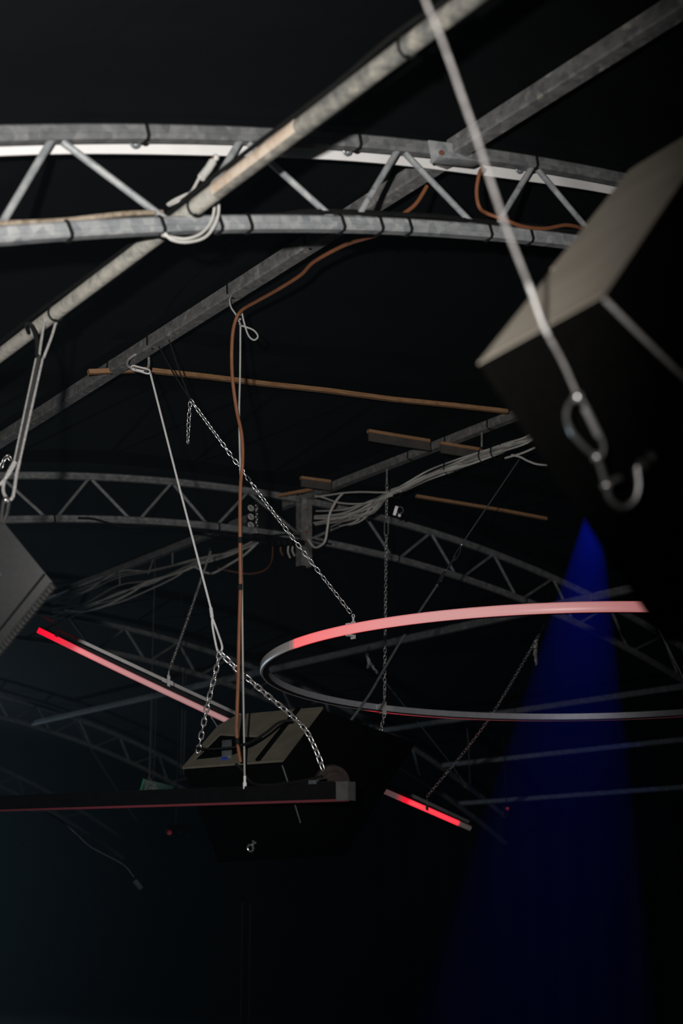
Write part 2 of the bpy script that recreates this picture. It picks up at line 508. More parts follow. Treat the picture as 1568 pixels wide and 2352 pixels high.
XE = 10.7; ZE = at(980, 1762, 'X', XE).z
beam('square_purlin', XE, ZE, 3, 13.0, .026, 'very faint purlin below the light ring at the right')
XG = 11.35; ZG = at(1568, 1808, 'X', XG).z
beam('square_purlin', XG, ZG, 3, 13.5, .026, 'lowest faint purlin at the right edge above the dark blue patch')
for px, py, lab in ((715, 578, 'black cable tie on the square purlin above the orange cable bend'), (537, 693, 'black cable tie on the square purlin where the orange cable drops'),
                    (352, 815, 'black cable tie on the square purlin right of the wire rope link'), (260, 868, 'black cable tie on the square purlin left of the wire rope link')):
    c = on_line(px, py, X2, Z2); tie_square(c, (0, 1, 0), HB, lab, lean=-.08 if px != 260 else .1)
for px, py, lab in ((1030, 1005, 'cable tie on the dim ridge purlin, middle of three'), (1128, 972, 'cable tie on the dim ridge purlin, rightmost'), (945, 1035, 'cable tie on the dim ridge purlin above the cable bundle, leftmost')):
    tie_square(on_line(px, py, X3, Z3), (0, 1, 0), .0315, lab, lean=.1)

# cleat where the near purlin meets the truss
def cleat():
    c = Vector((X2, TY[0], Z2)); t = trusses[0]
    bm = nb()
    tx = tangent(X2)
    box(bm, c+Vector((-.034, -.03, -.036)), tx, EYY, tx.cross(EYY)*-1, .092, .004, .036)
    box(bm, c+Vector((-.030, -.052, -.074)), tx, EYY, tx.cross(EYY)*-1, .092, .026, .003)
    o = obj('purlin_cleat', bm, M['galv'], t, bevel=.0015)
    q = at(1012, 352, 'Y', TY[0]-.036)
    bm = nb(); cyl(bm, q, q+Vector((0, -.008, 0)), .0095, 8); obj('bolt', bm, M['rust'], o, label='rust-brown bolt head')
    q = at(990, 372, 'Y', TY[0]-.036)
    bm = nb(); cyl(bm, q, q+Vector((0, -.006, 0)), .007, 8); obj('bolt', bm, M['galv'], o)


cleat()

# hanging bracket across the second truss
t = thing('hanger_bracket', at(703, 1140, 'Y', TY[1]-.06), 'galvanised channel bracket hanging vertically across the second truss at the ridge', 'bracket')
p0, p1 = at(703, 1143, 'Y', TY[1]-.045), at(703, 1300, 'Y', TY[1]-.045)
bm = nb(); hz = (p0.z-p1.z)/2; c = (p0+p1)/2
box(bm, c, EXX, EYY, EZZ, .046, .004, hz); box(bm, c+Vector((-.043, .03, 0)), EXX, EYY, EZZ, .003, .03, hz); box(bm, c+Vector((.043, .03, 0)), EXX, EYY, EZZ, .003, .03, hz)
obj('channel', bm, M['galv_dull'], t)
for py in (1170, 1222, 1245):
    q = at(703, py, 'Y', TY[1]-.05); bm = nb(); cyl(bm, q, q+Vector((0, -.012, 0)), .011, 8); obj('bolt', bm, M['rust'], t)

# ------------------------------------------------------------------ wooden battens on the ceiling
def batten(pts, label, h=.03, d=.014):
    P = [on_arch(x, y, .004+h) for x, y in pts]
    t = thing('wooden_batten', P[0], label, 'batten', 'raw battens under the ceiling cloth')
    bm = nb(); q = [p.copy() for p in P]
    sweep(bm, q, [(-d, -h*.35), (d, -h*.35), (d, h), (-d, h)], up=(0, 0, 1)); obj('board', bm, M['wood'], t)
    return t, P


batten([(203, 857), (330, 852), (480, 868), (600, 883), (750, 899), (900, 919), (1040, 933), (1165, 947)], 'long raw wooden batten crossing behind the square purlin and the hanging cables', .016)
for pts, lab in (([(845, 992), (985, 1015)], 'short wooden batten ending left at the dim ridge purlin'), ([(1010, 1020), (1110, 1036)], 'short dim batten right of the ridge purlin above the cable bundle'),
                 ([(690, 1099), (758, 1108)], 'short wooden batten stub above the hanging bracket'), ([(640, 1140), (715, 1126)], 'thin wooden piece left of the bracket on the second truss'),
                 ([(955, 1141), (1060, 1158), (1150, 1173), (1255, 1193)], 'faded wooden batten right of the hanging white connector')):
    t, P = batten(pts, lab, .014)
    if lab.startswith('short'):
        bm = nb(); sweep(bm, [p+Vector((0, -.006, -.032)) for p in P], [(-.006, -.026), (.006, -.026), (.006, .026), (-.006, .026)], up=(0, 0, 1)); obj('edge_board', bm, M['ply_dark'], t, label='dark lower board')  # dark strip along the lower side of the short battens

# ------------------------------------------------------------------ chains
def resample(path, d):
    path = [V(p) for p in path]; out = [path[0].copy()]; acc = 0.0; prev = path[0]
    for p in path[1:]:
        seg = (p-prev).length
        while acc+seg >= d:
            k = (d-acc)/seg; prev = prev.lerp(p, k); out.append(prev.copy()); seg = (p-prev).length; acc = 0.0
        acc += seg; prev = p
    return out


_link_mesh = {}


def link_mesh(pitch, r, mat):
    k = (pitch, r, mat)
    if k not in _link_mesh:
        bm = nb(); tube(bm, link_path(Vector(), EXX, EYY, pitch+2*r, pitch*.66, 6), r, 8, closed=True)
        for f in bm.faces: f.smooth = True
        me = bpy.data.meshes.new('link'); bmesh.ops.recalc_face_normals(bm, faces=bm.faces); bm.to_mesh(me); bm.free(); me.materials.append(M[mat]); _link_mesh[k] = me
    return _link_mesh[k]


def chain(pts, pitch, r, label, mat='zinc', parts=True, sm=6, roll=.5, extra=None):
    path = resample(spline(pts, sm), pitch)
    jr = random.Random(len(path))
    tr = []
    for i in range(len(path)-1):
        c = (path[i]+path[i+1])/2; t = (path[i+1]-path[i]).normalized()
        # side vector: alternate face-on and edge-on to the flash side, with a slow twist
        toc = (c-V(_C)).normalized(); s0 = t.cross(toc).normalized()
        ang = roll+(math.pi/2 if i % 2 else 0)+jr.uniform(-.22, .22)+.25*math.sin(i*.31)
        s = (Matrix.Rotation(ang, 3, t) @ s0).normalized(); n = t.cross(s)
        tr.append((c, t, s, n))
    if parts:
        th_ = thing('chain', path[0], label, 'chain'); me = link_mesh(pitch, r, mat)
        for c, t, s, n in tr:
            o = bpy.data.objects.new('link', me); COL.objects.link(o); o.parent = th_
            q = c-path[0]
            o.matrix_local = Matrix(((t.x, s.x, n.x, q.x), (t.y, s.y, n.y, q.y), (t.z, s.z, n.z, q.z), (0, 0, 0, 1)))
        return th_
    bm = nb()
    for c, t, s, n in tr: tube(bm, link_path(c, t, s, pitch+2*r, pitch*.66, 4), r, 6, closed=True)
    return tag(obj('chain', bm, M[mat]), label, 'chain')


# ------------------------------------------------------------------ LED ring
RA, RB = -0.02612266, -0.01324857
RCX, RCY, RR = 5.35379158, 5.38087359, 1.64547544
RC = Vector((RCX, RCY, 2.76+RA*(RCX-5.6)+RB*(RCY-5.2)))
RN = Vector((-RA, -RB, 1)).normalized()
RE1 = (EXX-RN*EXX.dot(RN)).normalized(); RE2 = RN.cross(RE1)


def ring_pt(ang, r=RR, z=0.0): return RC+(RE1*math.cos(ang)+RE2*math.sin(ang))*r+RN*z


def ring_ang(x, y):
    d = V(ray(x, y)); k = (RC-V(_C)).dot(RN)/d.dot(RN); p = V(_C)+d*k-RC
    return math.atan2(p.dot(RE2), p.dot(RE1))


def with_along(o, vals):
    at_ = o.data.attributes.new('along', 'FLOAT', 'POINT')
    for k, v in enumerate(vals): at_.data[k].value = v


t = thing('led_ring', RC, 'large hanging light ring, pink-lit on its near side, bare aluminium on its far side', 'light ring')
NS = 160
angs = [2*math.pi*k/NS for k in range(NS)]
bm = nb(); sweep(bm, [ring_pt(a) for a in angs], [(-.013, -.019), (.013, -.019), (.013, .019), (-.013, .019)], closed=True, up=tuple(RN)); obj('ring_profile', bm, M['alu'], t)
bm = nb(); sweep(bm, [ring_pt(a) for a in angs], [(-.0145, -.0225), (.0145, -.0225), (.0145, -.0165), (-.0145, -.0165)], closed=True, up=tuple(RN)); obj('bottom_cover', bm, M['black_metal'], t, label='black underside cover')
a_end, a_mid, a_near, a_r1 = ring_ang(695, 1480), ring_ang(800, 1447), ring_ang(1000, 1415), ring_ang(1495, 1397)
a_f0, a_f1 = ring_ang(850, 1626), ring_ang(1300, 1648)
bm = nb(); sweep(bm, [ring_pt(a, RR+.019) for a in angs], [(-.007, -.0236), (.002, -.0236), (.007, -.016), (.008, 0), (.007, .016), (.002, .0215), (-.007, .0215)] if True else None, closed=True, up=tuple(RN))


def dang(a, b): return (a-b) % (2*math.pi)


two = 2*math.pi
S = lambda a: dang(a, a_end)/two
o_vals = None
ms = led_mat('ring_diffuser', [(0, (0, 0, 0))])
d_ = obj('diffuser', bm, ms, t)
with_along(d_, [S(math.atan2((v.co+V(d_['_b'])-RC).dot(RE2), (v.co+V(d_['_b'])-RC).dot(RE1))) for v in d_.data.vertices])
rampn = [n for n in ms.node_tree.nodes if n.type == 'VALTORGB'][0].color_ramp
s_mid, s_near, s_r1, s_f1, s_f0 = S(a_mid), S(a_near), S(a_r1), S(a_f1), S(a_f0)
stops = sorted([(0.0, (.85, .03, .045)), (s_mid, (.62, .035, .05)), (s_near, (.36, .05, .06)), (s_r1, (.28, .05, .055)), (s_f1, (.03, .001, .003)), (max(s_f0-.035, s_f1+.01), (.3, .005, .02)), (s_f0, (.8, .01, .03)), (min(.999, s_f0+.006), (0, 0, 0)), (.9985, (0, 0, 0))])
el = rampn.elements
while len(el) < len(stops): el.new(.5)
for k, (p, c) in enumerate(stops): el[k].position = p; el[k].color = (*c, 1)


def clamp_on(parent, c, tang, up, inward, s=1.0, mat='clear'):
    bm = nb(); u = V(up).normalized(); w = V(inward).normalized(); tg = V(tang).normalized()
    box(bm, V(c)+w*.017*s, tg, w, u, .012*s, .004*s, .040*s)
    box(bm, V(c)-w*.001+u*.024*s, tg, w, u, .012*s, .020*s, .004*s)
    box(bm, V(c)-u*.027*s, tg, w, u, .012*s, .018*s, .004*s)
    cyl(bm, V(c)+w*.017*s+u*.04*s, V(c)+w*.017*s+u*.062*s, .005*s, 8)
    torus(bm, V(c)+w*.017*s+u*.066*s, tg, .008*s, .0025*s, 12, 6)
    o = obj('clamp', bm, M[mat], parent, label='pale clamp plate'); return V(c)+w*.017*s+u*.066*s


def ring_clamp(a):
    rad = (RE1*math.cos(a)+RE2*math.sin(a)); tg = RN.cross(rad)
    return clamp_on(t, ring_pt(a), tg, RN, -rad)


k1 = ring_clamp(ring_ang(801, 1446)); aC = ring_ang(878, 1627); k2 = ring_clamp(aC)
k3 = ring_clamp(ring_ang(1520, 1397))
# pale joint plates on the far side
bm = nb()
for da in (-.025, .02):
    a = aC+da; rad = (RE1*math.cos(a)+RE2*math.sin(a))
    box(bm, ring_pt(a, RR-.0155), RN.cross(rad), rad, RN, .028, .002, .015)
obj('joint_plate', bm, M['clear'], t)

# chains of the ring
top1 = at(437, 918, 'F', 6.36)
chain([top1, top1.lerp(k1, .5)-EZZ*.012, k1], .0236, .0025, 'bright zinc chain sloping down to the near side of the light ring')
chain([top1+Vector((0, 0, -.01)), at(433, 970, 'F', 6.35), at(431, 1026, 'F', 6.34)], .0236, .0022, 'short loose chain end hanging from the top of the ring chain')
for k, (px, py, lab) in enumerate(((362, 822, 'thin black cord from the square purlin to the ring chain, left strand'), (386, 806, 'thin black cord from the square purlin to the ring chain, right strand'))):
    c = on_line(px, py, X2, Z2-HB)
    tag(tube_obj('cord', [c, c.lerp(top1, .5)-EZZ*.01, top1], .0035, M['black'], None, 6), lab, 'cord', None)
drop = on_line(888, 1062, X3, Z3)
d_bot = at(888, 1112, 'X', X3)
tag(tube_obj('hanging_rod', [drop-EZZ*.02, Vector((X3, d_bot.y, d_bot.z))], .006, M['galv_dull'], None, 8), 'short grey rod below the ridge purlin, holding the vertical chain', 'rod')
dp2 = on_line(1106, 990, X3, Z3); tag(tube_obj('hanging_rod', [dp2-EZZ*.02, at(1106, 1030, 'X', X3)], .006, M['galv_dull'], None, 8), 'short grey rod below the ridge purlin, rightmost, ending at the cable bundle', 'rod')
mid2 = d_bot.lerp(k2, .18)
chain([d_bot, mid2], .0236, .0024, 'upper half metre of thin vertical chain above the snap hook', 'zinc')
sn1 = d_bot.lerp(k2, .25)
bm = nb(); tt = (sn1-mid2).normalized(); ss = tt.cross(V(_F)).normalized()
tube(bm, link_path((mid2+sn1)/2, tt, (ss+V(_F)*.4).normalized(), (sn1-mid2).length, .026, 6), .0035, 8, closed=True)
tag(obj('snap_hook', bm, M['zinc']), 'bright snap hook in the vertical chain above the light ring', 'hook')
chain([sn1, k2], .0236, .0024, 'long thin vertical chain ending on the far side of the light ring', 'zinc')
kb = k2-RN*.1
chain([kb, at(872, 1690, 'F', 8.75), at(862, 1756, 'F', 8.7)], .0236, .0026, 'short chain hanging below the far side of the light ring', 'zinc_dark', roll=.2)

# white connector on the chain
c = at(907, 1172, 'F', 8.9)
t = thing('cable_connector', c, 'small white cable connector hanging below the pale bundle', 'connector')
bm = nb(); box(bm, at(908, 1173, 'F', 8.9), (V(_R)*.3+V(_U)).normalized(), (V(_R)-V(_U)*.3).normalized(), V(_F), .030, .010, .010); obj('housing', bm, M['white_film'], t, bevel=.002)
bm = nb(); torus(bm, at(918, 1172, 'F', 8.9), V(_F)+V(_R)*.4, .022, .003, 18, 6); obj('loop', bm, M['tape'], t)
bm = nb(); ball(bm, at(917, 1184, 'F', 8.88), .011); obj('plug', bm, M['white_film'], t)
bm = nb(); ball(bm, at(921, 1178, 'F', 8.88), .005); obj('button', bm, M['rust'], t, label='red button')

# ------------------------------------------------------------------ LED light bar (rose) behind the centre speaker
def strip_bar(name, pts, label, led_stops, s=1.0):
    """round milky tube along pts; the glow follows its length"""
    P = spline(pts, 8); t = thing(name, P[0], label, 'light bar')
    bm = nb(); tube(bm, P, .0185*s, 10); o = obj('diffuser', bm, led_mat(name+'_diffuser', led_stops), t)
    with_along(o, [(k//10)/(len(P)-1) for k in range(len(o.data.vertices))])
    return t


A_, B_ = at(87, 1447, 'F', 8.3), at(1080, 1903, 'F', 8.9)
px_bar = [(87, 1447), (300, 1551), (584, 1684), (800, 1781), (1000, 1868), (1080, 1903)]
lb = strip_bar('led_bar', [at(x, y, 'F', 8.3+.6*(x-87)/993) for x, y in px_bar], 'long straight light bar sloping down behind the centre speaker, red at both ends',
               [(0, (1.0, .0, .03)), (.05, (1.0, .01, .04)), (.09, (.72, .05, .08)), (.15, (.42, .06, .08)), (.24, (.27, .06, .07)), (.38, (.2, .05, .06)), (.64, (.05, .02, .02)), (.65, (.06, .03, .03)),
                (.70, (.10, .05, .05)), (.722, (1., .005, .03)), (.895, (1., .005, .04)), (.905, (.02, .005, .005)), (1, (0, 0, 0))], .93)
bm = nb()
gA, gB = at(132, 1448, 'F', 8.4), at(640, 1685, 'F', 8.62)
gB = gA+(gB-gA)*1.9
sweep(bm, [gA.lerp(gB, k/6) for k in range(7)], [(-.012, -.007), (.012, -.007), (.012, .012), (-.012, .012)], up=tuple(_U)); obj('profile', bm, M['alu_side'], lb, label='grey aluminium profile')
bm = nb(); n_ = 6
sweep(bm, [((A_+V(_F)*.055+V(_U)*.006).lerp(B_+V(_F)*.055+V(_U)*.006, k/n_)) for k in range(n_+1)], [(-.02, -.012), (.02, -.012), (.02, .012), (-.02, .012)], up=tuple(_U)); obj('back_cover', bm, M['black_metal'], lb, label='black back cover')
dirb = (B_-A_).normalized()
kA = clamp_on(lb, at(130, 1450, 'F', 8.33), dirb, _U, -V(_F), .8); kB = clamp_on(lb, at(388, 1563, 'F', 8.42), dirb, _U, -V(_F), .8); kC = clamp_on(lb, at(980, 1848, 'F', 8.8), dirb, _U, -V(_F), .8, 'zinc_dark')
bm = nb(); 
for px, py in ((378, 1562), (393, 1568)): box(bm, at(px, py, 'F', 8.4), dirb, V(_F), V(_U), .016, .012, .012)
obj('joint_plate', bm, M['clear'], lb)
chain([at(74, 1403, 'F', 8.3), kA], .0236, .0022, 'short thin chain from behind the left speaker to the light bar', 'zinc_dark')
b_top = at(483, 1268, 'F', 9.6)
chain([b_top, b_top.lerp(kB, .5)-EZZ*.01, kB], .0236, .0024, 'thin chain from the sagging cables down to the light bar', 'zinc')
r_top = at(1249, 1438, 'F', 9.6)
ch4 = chain([r_top, at(1120, 1655, 'F', 9.2)-EZZ*.0, kC], .0236, .0021, 'thin chain slanting from below the light ring to the red end of the light bar', 'zinc')
chain([at(1232, 1468, 'F', 9.5), at(1230, 1500, 'F', 9.5), at(1232, 1528, 'F', 9.5), at(1227, 1500, 'F', 9.52), at(1229, 1466, 'F', 9.52)], .02, .002, 'small loose chain loop beside the top of the slanting chain', 'zinc_dark')

# ------------------------------------------------------------------ centre speaker
def hull_box(bm, A8):
    v = [bm.verts.new(V(p)) for p in A8]
    for f in ((0, 1, 2, 3), (7, 6, 5, 4), (0, 4, 5, 1), (1, 5, 6, 2), (2, 6, 7, 3), (3, 7, 4, 0)): bm.faces.new([v[k] for k in f])
    return v


def axes_from(D, pa, pc, pe):
    """three edge vectors at D from their pixel vectors, made mutually orthogonal (edges point away from the eye)"""
    m = np.array([[1, 1, 1]])
    a = complex(pa[0], -pa[1]); c = complex(pc[0], -pc[1]); e = complex(pe[0], -pe[1])
    A2 = np.array([[(a*a).real, (c*c).real], [(a*a).imag, (c*c).imag]]); rhs = -np.array([(e*e).real, (e*e).imag])
    al, ga = np.linalg.solve(A2, rhs)
    S2 = (al*abs(a)**2+ga*abs(c)**2+abs(e)**2)/2
    S_ = math.sqrt(S2); out = []
    d0 = (np.array(D)-_C); dep = float(d0 @ _F)
    for z, w in ((a, al), (c, ga), (e, 1.0)):
        L = S_/math.sqrt(w); depth = math.sqrt(max(0, L*L-abs(z)**2))
        out.append(V(z.real*_R+z.imag*_U+depth*_F)*dep/FPX)
    return out


def offset_face(P, k, n): return [p+(sum(P, Vector())/len(P)-p)*k+n for p in P]


D = at(650, 1750, 'F', 5.55)
va, vc, ve = axes_from(D, (-245, 40), (90, -95), (80, 240))
t = thing('hanging_speaker', D, 'black speaker box with olive-brown panel hung on chains in the centre', 'speaker')
P0 = D; Pa = D+va; Pc = D+vc; Pac = D+va+vc
n1 = va.cross(vc).normalized()
if n1.dot(V(_F)) > 0: n1 = -n1
bm = nb()
big = .12
hull_box(bm, [P0-n1*.006, Pa-n1*.006, Pac-n1*.006, Pc-n1*.006, P0+ve*1.0+vc*0.02-va*.25, Pa+ve*1.02+va*.02, Pac+ve*1.0+vc*.35+va*.02, Pc+ve*.9+vc*.9-va*.35])
obj('cabinet', bm, M['speaker_black'], t, bevel=.008)
# panel with a cut-out
def uv(a, b): return D+va*a+vc*b
bm = nb()
out = [(0, 0), (1, 0), (1, .80), (.88, 1), (0, 1)]
hole = [(.95, .13), (.90, .62), (.62, .55), (.38, .50), (.43, .30), (.55, .17), (.75, .14)]
vo = [bm.verts.new(uv(*q)+n1*.0) for q in out]; vh = [bm.verts.new(uv(*q)+n1*.0) for q in hole]
ed = [bm.edges.new((vo[k], vo[(k+1) % len(vo)])) for k in range(len(vo))]+[bm.edges.new((vh[k], vh[(k+1) % len(vh)])) for k in range(len(vh))]
bmesh.ops.triangle_fill(bm, edges=ed, use_beauty=True)
bmesh.ops.recalc_face_normals(bm, faces=bm.faces)
r_ = bmesh.ops.extrude_face_region(bm, geom=list(bm.faces)); bmesh.ops.translate(bm, verts=[v for v in r_['geom'] if isinstance(v, bmesh.types.BMVert)], vec=n1*.009)
obj('panel', bm, M['olive'], t, smooth=False, label='olive-brown top panel with a cut-out')
bm = nb(); box(bm, uv(.66, .27)+n1*.014, (uv(.80, .5)-uv(.62, .1)).normalized(), (uv(1, 0)-uv(0, 0)).normalized(), n1, .075, .024, .006); obj('handle_plate', bm, M['tape'], t, bevel=.003, label='grey-blue plate in the cut-out')
bm = nb(); box(bm, uv(.60, .08)+n1*.016, va.normalized(), vc.normalized(), n1, .012, .006, .004); obj('latch', bm, M['blue_plastic'], t, label='small blue tab')
bm = nb(); box(bm, uv(.10+.14, .5)+n1*.012, vc.normalized(), va.normalized(), n1, vc.length*.49, .010, .006); obj('rib', bm, M['speaker_black'], t, label='black rib across the panel')
# eye bolt on the lower face
c = at(575, 1948, 'F', 5.77)
bm = nb(); torus(bm, c, V(_F)+V(_R)*.5, .0135, .0045, 20, 8); cyl(bm, c+V(_U)*.012+V(_R)*.008, c+V(_U)*.03+V(_R)*.02+V(_F)*.05, .006, 10); cyl(bm, c+V(_U)*.022+V(_R)*.014, c+V(_U)*.028+V(_R)*.018, .011, 6)
obj('eye_bolt', bm, M['zinc'], t, label='bright zinc eye bolt')
bm = nb(); tube(bm, spline([at(648, 1758, 'F', 5.55), at(662, 1800, 'F', 5.54), at(690, 1890, 'F', 5.54)], 4), .003, 6); tag(obj('thin_wire', bm, M['tape']), 'thin grey wire down the dark side of the centre speaker', 'wire')
bm = nb(); tube(bm, spline([at(450, 1718, 'F', 5.7), at(490, 1720, 'F', 5.62), at(545, 1715, 'F', 5.6)], 4), .004, 6); tag(obj('cord', bm, M['black']), 'black cord lying over the cut-out of the speaker panel', 'cord')

# brown wooden disc
c = at(764, 1800, 'F', 5.62); axd = (V(_F)*-1+V(_R)*.3).normalized()
t = thing('wooden_disc', c, 'dull brown round disc behind the grey end plate', 'disc')
bm = nb(); cyl(bm, c, c-axd*.03, .072, 36); obj('disc', bm, M['brown'], t, bevel=.004)
bm = nb(); torus(bm, c+axd*.001, axd, .050, .004, 30, 6); obj('rim', bm, M['brown'], t)

# suspension of the centre speaker
cr_ = on_line(305, 842, X2, Z2)
wt = at(345, 857, 'F', 6.32); wb = at(484, 1397, 'F', 5.85); jn = at(505, 1497, 'F', 5.75)
bm = nb()
pp = [at(303, 845, 'F', 6.38), at(292, 838, 'F', 6.42), at(296, 825, 'F', 6.47), at(318, 812, 'F', 6.52), at(340, 818, 'F', 6.58), at(338, 850, 'F', 6.5), at(316, 850, 'F', 6.40)]
tube(bm, spline(pp, 5, True), .0062, 8, True)
tag(obj('wire_sling', bm, M['wire']), 'wire rope loop round the square purlin at the left', 'sling')
t = thing('screw_link', at(322, 848, 'F', 6.33), 'steel screw link joining the wire loop to the thin wire rope', 'link')
bm = nb(); tt = (at(346, 855, 'F', 6.3)-at(300, 843, 'F', 6.34)).normalized(); tube(bm, link_path(at(323, 849, 'F', 6.32), tt, (V(_U)*.7+V(_F)*.7).normalized(), .10, .030, 6), .0042, 8, True); obj('body', bm, M['wire_bright'], t)
bm = nb(); cyl(bm, at(314, 850, 'F', 6.305), at(330, 854, 'F', 6.3), .0068, 6); obj('nut', bm, M['wire_bright'], t)
t = thing('wire_rope', wt, 'thin bright wire rope from the square purlin to the chains of the centre speaker', 'wire rope')
bm = nb(); tube(bm, [wt, wt.lerp(wb, .5)-EZZ*.006, wb], .0048, 8); obj('rope', bm, M['wire_bright'], t)
bm = nb(); cyl(bm, wb, at(487, 1418, 'F', 5.83), .0075, 10); obj('ferrule', bm, M['wire_bright'], t)
bm = nb(); tube(bm, spline([at(487, 1418, 'F', 5.83), at(488, 1440, 'F', 5.81), at(498, 1490, 'F', 5.76), jn, at(510, 1485, 'F', 5.75), at(499, 1450, 'F', 5.8), at(488, 1420, 'F', 5.83)], 5), .0045, 8); obj('thimble_loop', bm, M['wire_bright'], t)
lk, rk = at(453, 1738, 'F', 5.80), at(746, 1780, 'F', 5.57)
chain([jn, at(494, 1548, 'F', 5.76), at(474, 1630, 'F', 5.78), lk], .0285, .0033, 'bright chain from the wire rope down to the left side of the centre speaker', roll=.3)
chain([jn, at(540, 1533, 'F', 5.74), at(600, 1585, 'F', 5.71), at(690, 1663, 'F', 5.62), at(722, 1715, 'F', 5.59), rk], .0285, .0036, 'bright chain from the wire rope down to the right side of the centre speaker', roll=.9)

# ------------------------------------------------------------------ black light bar in front of the speaker
lA, lB = at(-90, 1848, 'F', 6.4), at(806, 1817, 'F', 5.2)
t = thing('black_light_bar', lB, 'black box-section light bar with thin red underside and grey end plate', 'light bar')
bm = nb(); d = (lA-lB).normalized(); sweep(bm, [lB.lerp(lA, k/8) for k in range(9)], [(-.022, -.028), (.022, -.028), (.022, .031), (-.022, .031)], up=(0, 0, 1)); obj('body', bm, M['black_metal'], t)
bm = nb(); sweep(bm, [(lB+d*.02).lerp(lA, k/8)-EZZ*.032 for k in range(9)], [(-.014, -.004), (.014, -.004), (.014, .004), (-.014, .004)], up=(0, 0, 1))
mt = led_mat('red_underside_diffuser', [(0, (.03, .008, .01)), (.5, (.045, .007, .01)), (.75, (.02, .004, .006)), (1, (.01, .004, .005))])
o = obj('diffuser', bm, mt, t); L_ = (lA-lB).length; with_along(o, [max(0, min(1, (v.co+V(o['_b'])-lB).dot(d)/L_)) for v in o.data.vertices])
mt.node_tree.nodes['Principled BSDF'].inputs['Base Color'].default_value = (.08, .02, .025, 1)
toward = -V(_F); toward = (toward-d*toward.dot(d)).normalized(); toward.z = 0; toward.normalize()
bm = nb(); box(bm, lB+toward*.023+d*.024, d, toward, EZZ, .026, .002, .034); box(bm, lB-d*.001, d, toward, EZZ, .002, .024, .034); obj('end_plate', bm, M['alu_dull'], t, label='grey end plate')
bm = nb(); tube(bm, spline([lB+d*.06+toward*.024+EZZ*.033, lB+d*.15+toward*.024+EZZ*.034, lB+d*.25+toward*.02+EZZ*.036, lB+d*.3+toward*.02+EZZ*.04], 4), .004, 6); obj('edge_cable', bm, M['black'], t)
box_k = nb(); box(box_k, lB+d*.155+toward*.02+EZZ*.036, d, toward, EZZ, .018, .008, .007); obj('cable_joint', box_k, M['tape'], t)
fe = at(562, 1803, 'F', 5.47)
tag(tube_obj('black_cable', [at(541, 1755, 'F', 5.52), at(556, 1768, 'F', 5.5), at(575, 1795, 'F', 5.46), at(600, 1803, 'F', 5.42), at(650, 1800, 'F', 5.36), at(700, 1792, 'F', 5.3), at(740, 1783, 'F', 5.27)], .0055, M['black'], None), 'black cable draped from the orange cable over the black light bar', 'cable')
tag(tube_obj('black_cable', [at(668, 1654, 'F', 5.62), at(640, 1660, 'F', 5.6), at(612, 1682, 'F', 5.56), at(575, 1705, 'F', 5.5), at(550, 1712, 'F', 5.46)], .0055, M['black'], None), 'black cable curving over the top edge of the speaker panel', 'cable')

# thin wire with ferrule, and the orange cable
ot = on_line(546, 700, X2, Z2)
wtop = at(552, 745, 'F', 5.80)
t = thing('suspension_wire', wtop, 'thin pale wire hanging straight beside the orange cable, white ferrule at its end', 'wire')
bm = nb(); tube(bm, spline([wtop, at(551, 860, 'F', 5.77), at(549, 960, 'F', 5.74), at(552, 1100, 'F', 5.70), at(555, 1300, 'F', 5.63), at(558, 1550, 'F', 5.55), fe], 6), .0038, 8); obj('wire', bm, M['grey_wire'], t)
bm = nb(); cyl(bm, fe, at(562, 1782, 'F', 5.475), .0052, 10); cyl(bm, at(562, 1812, 'F', 5.467), at(562, 1797, 'F', 5.47), .0078, 10); obj('ferrule', bm, M['white_film'], t)
bm = nb(); tube(bm, spline([at(552, 745, 'F', 5.80), at(541, 722, 'F', 5.78), at(530, 705, 'F', 5.79), at(528, 685, 'F', 5.82), at(540, 672, 'F', 5.9)], 5), .0036, 8); obj('hitch', bm, M['grey_wire'], t)
bm = nb(); tube(bm, spline([at(555, 715, 'F', 5.78), at(560, 740, 'F', 5.78), at(570, 770, 'F', 5.78), at(583, 781, 'F', 5.78), at(592, 772, 'F', 5.78), at(580, 757, 'F', 5.78), at(551, 747, 'F', 5.79)], 5), .0036, 8); obj('loose_loop', bm, M['grey_wire'], t)
for py in (722, 733, 744):
    bm = nb(); ball(bm, at(551, py, 'F', 5.765), .0062); obj('wire_clip', bm, M['zinc'], t)
orange = [at(980, 428, 'Y', TY[0]+.03), at(955, 468, 'Y', TY[0]+.03), at(925, 492, 'Y', TY[0]+.03)]
tag(tube_obj('orange_cable', orange, .0065, M['orange'], None), 'short run of orange cable behind the truss webs, middle', 'cable')
zz = Z2-HB-.006
o1 = [at(1108, 385, 'Y', TY[0]-.03), at(1100, 400, 'Y', TY[0]-.03), at(1094, 440, 'Y', TY[0]-.02), at(1100, 475, 'Y', TY[0]-.02), at(1118, 490, 'Y', TY[0]-.01), at(1160, 505, 'Y', TY[0]-.03), at(1200, 520, 'Y', TY[0]-.03), at(1250, 525, 'Y', TY[0]-.03), at(1300, 517, 'Y', TY[0]-.03), at(1340, 525, 'Y', TY[0]-.02)]
tag(tube_obj('orange_cable', o1, .0065, M['orange'], None), 'orange cable looping from the purlin cleat along the lower chord', 'cable')
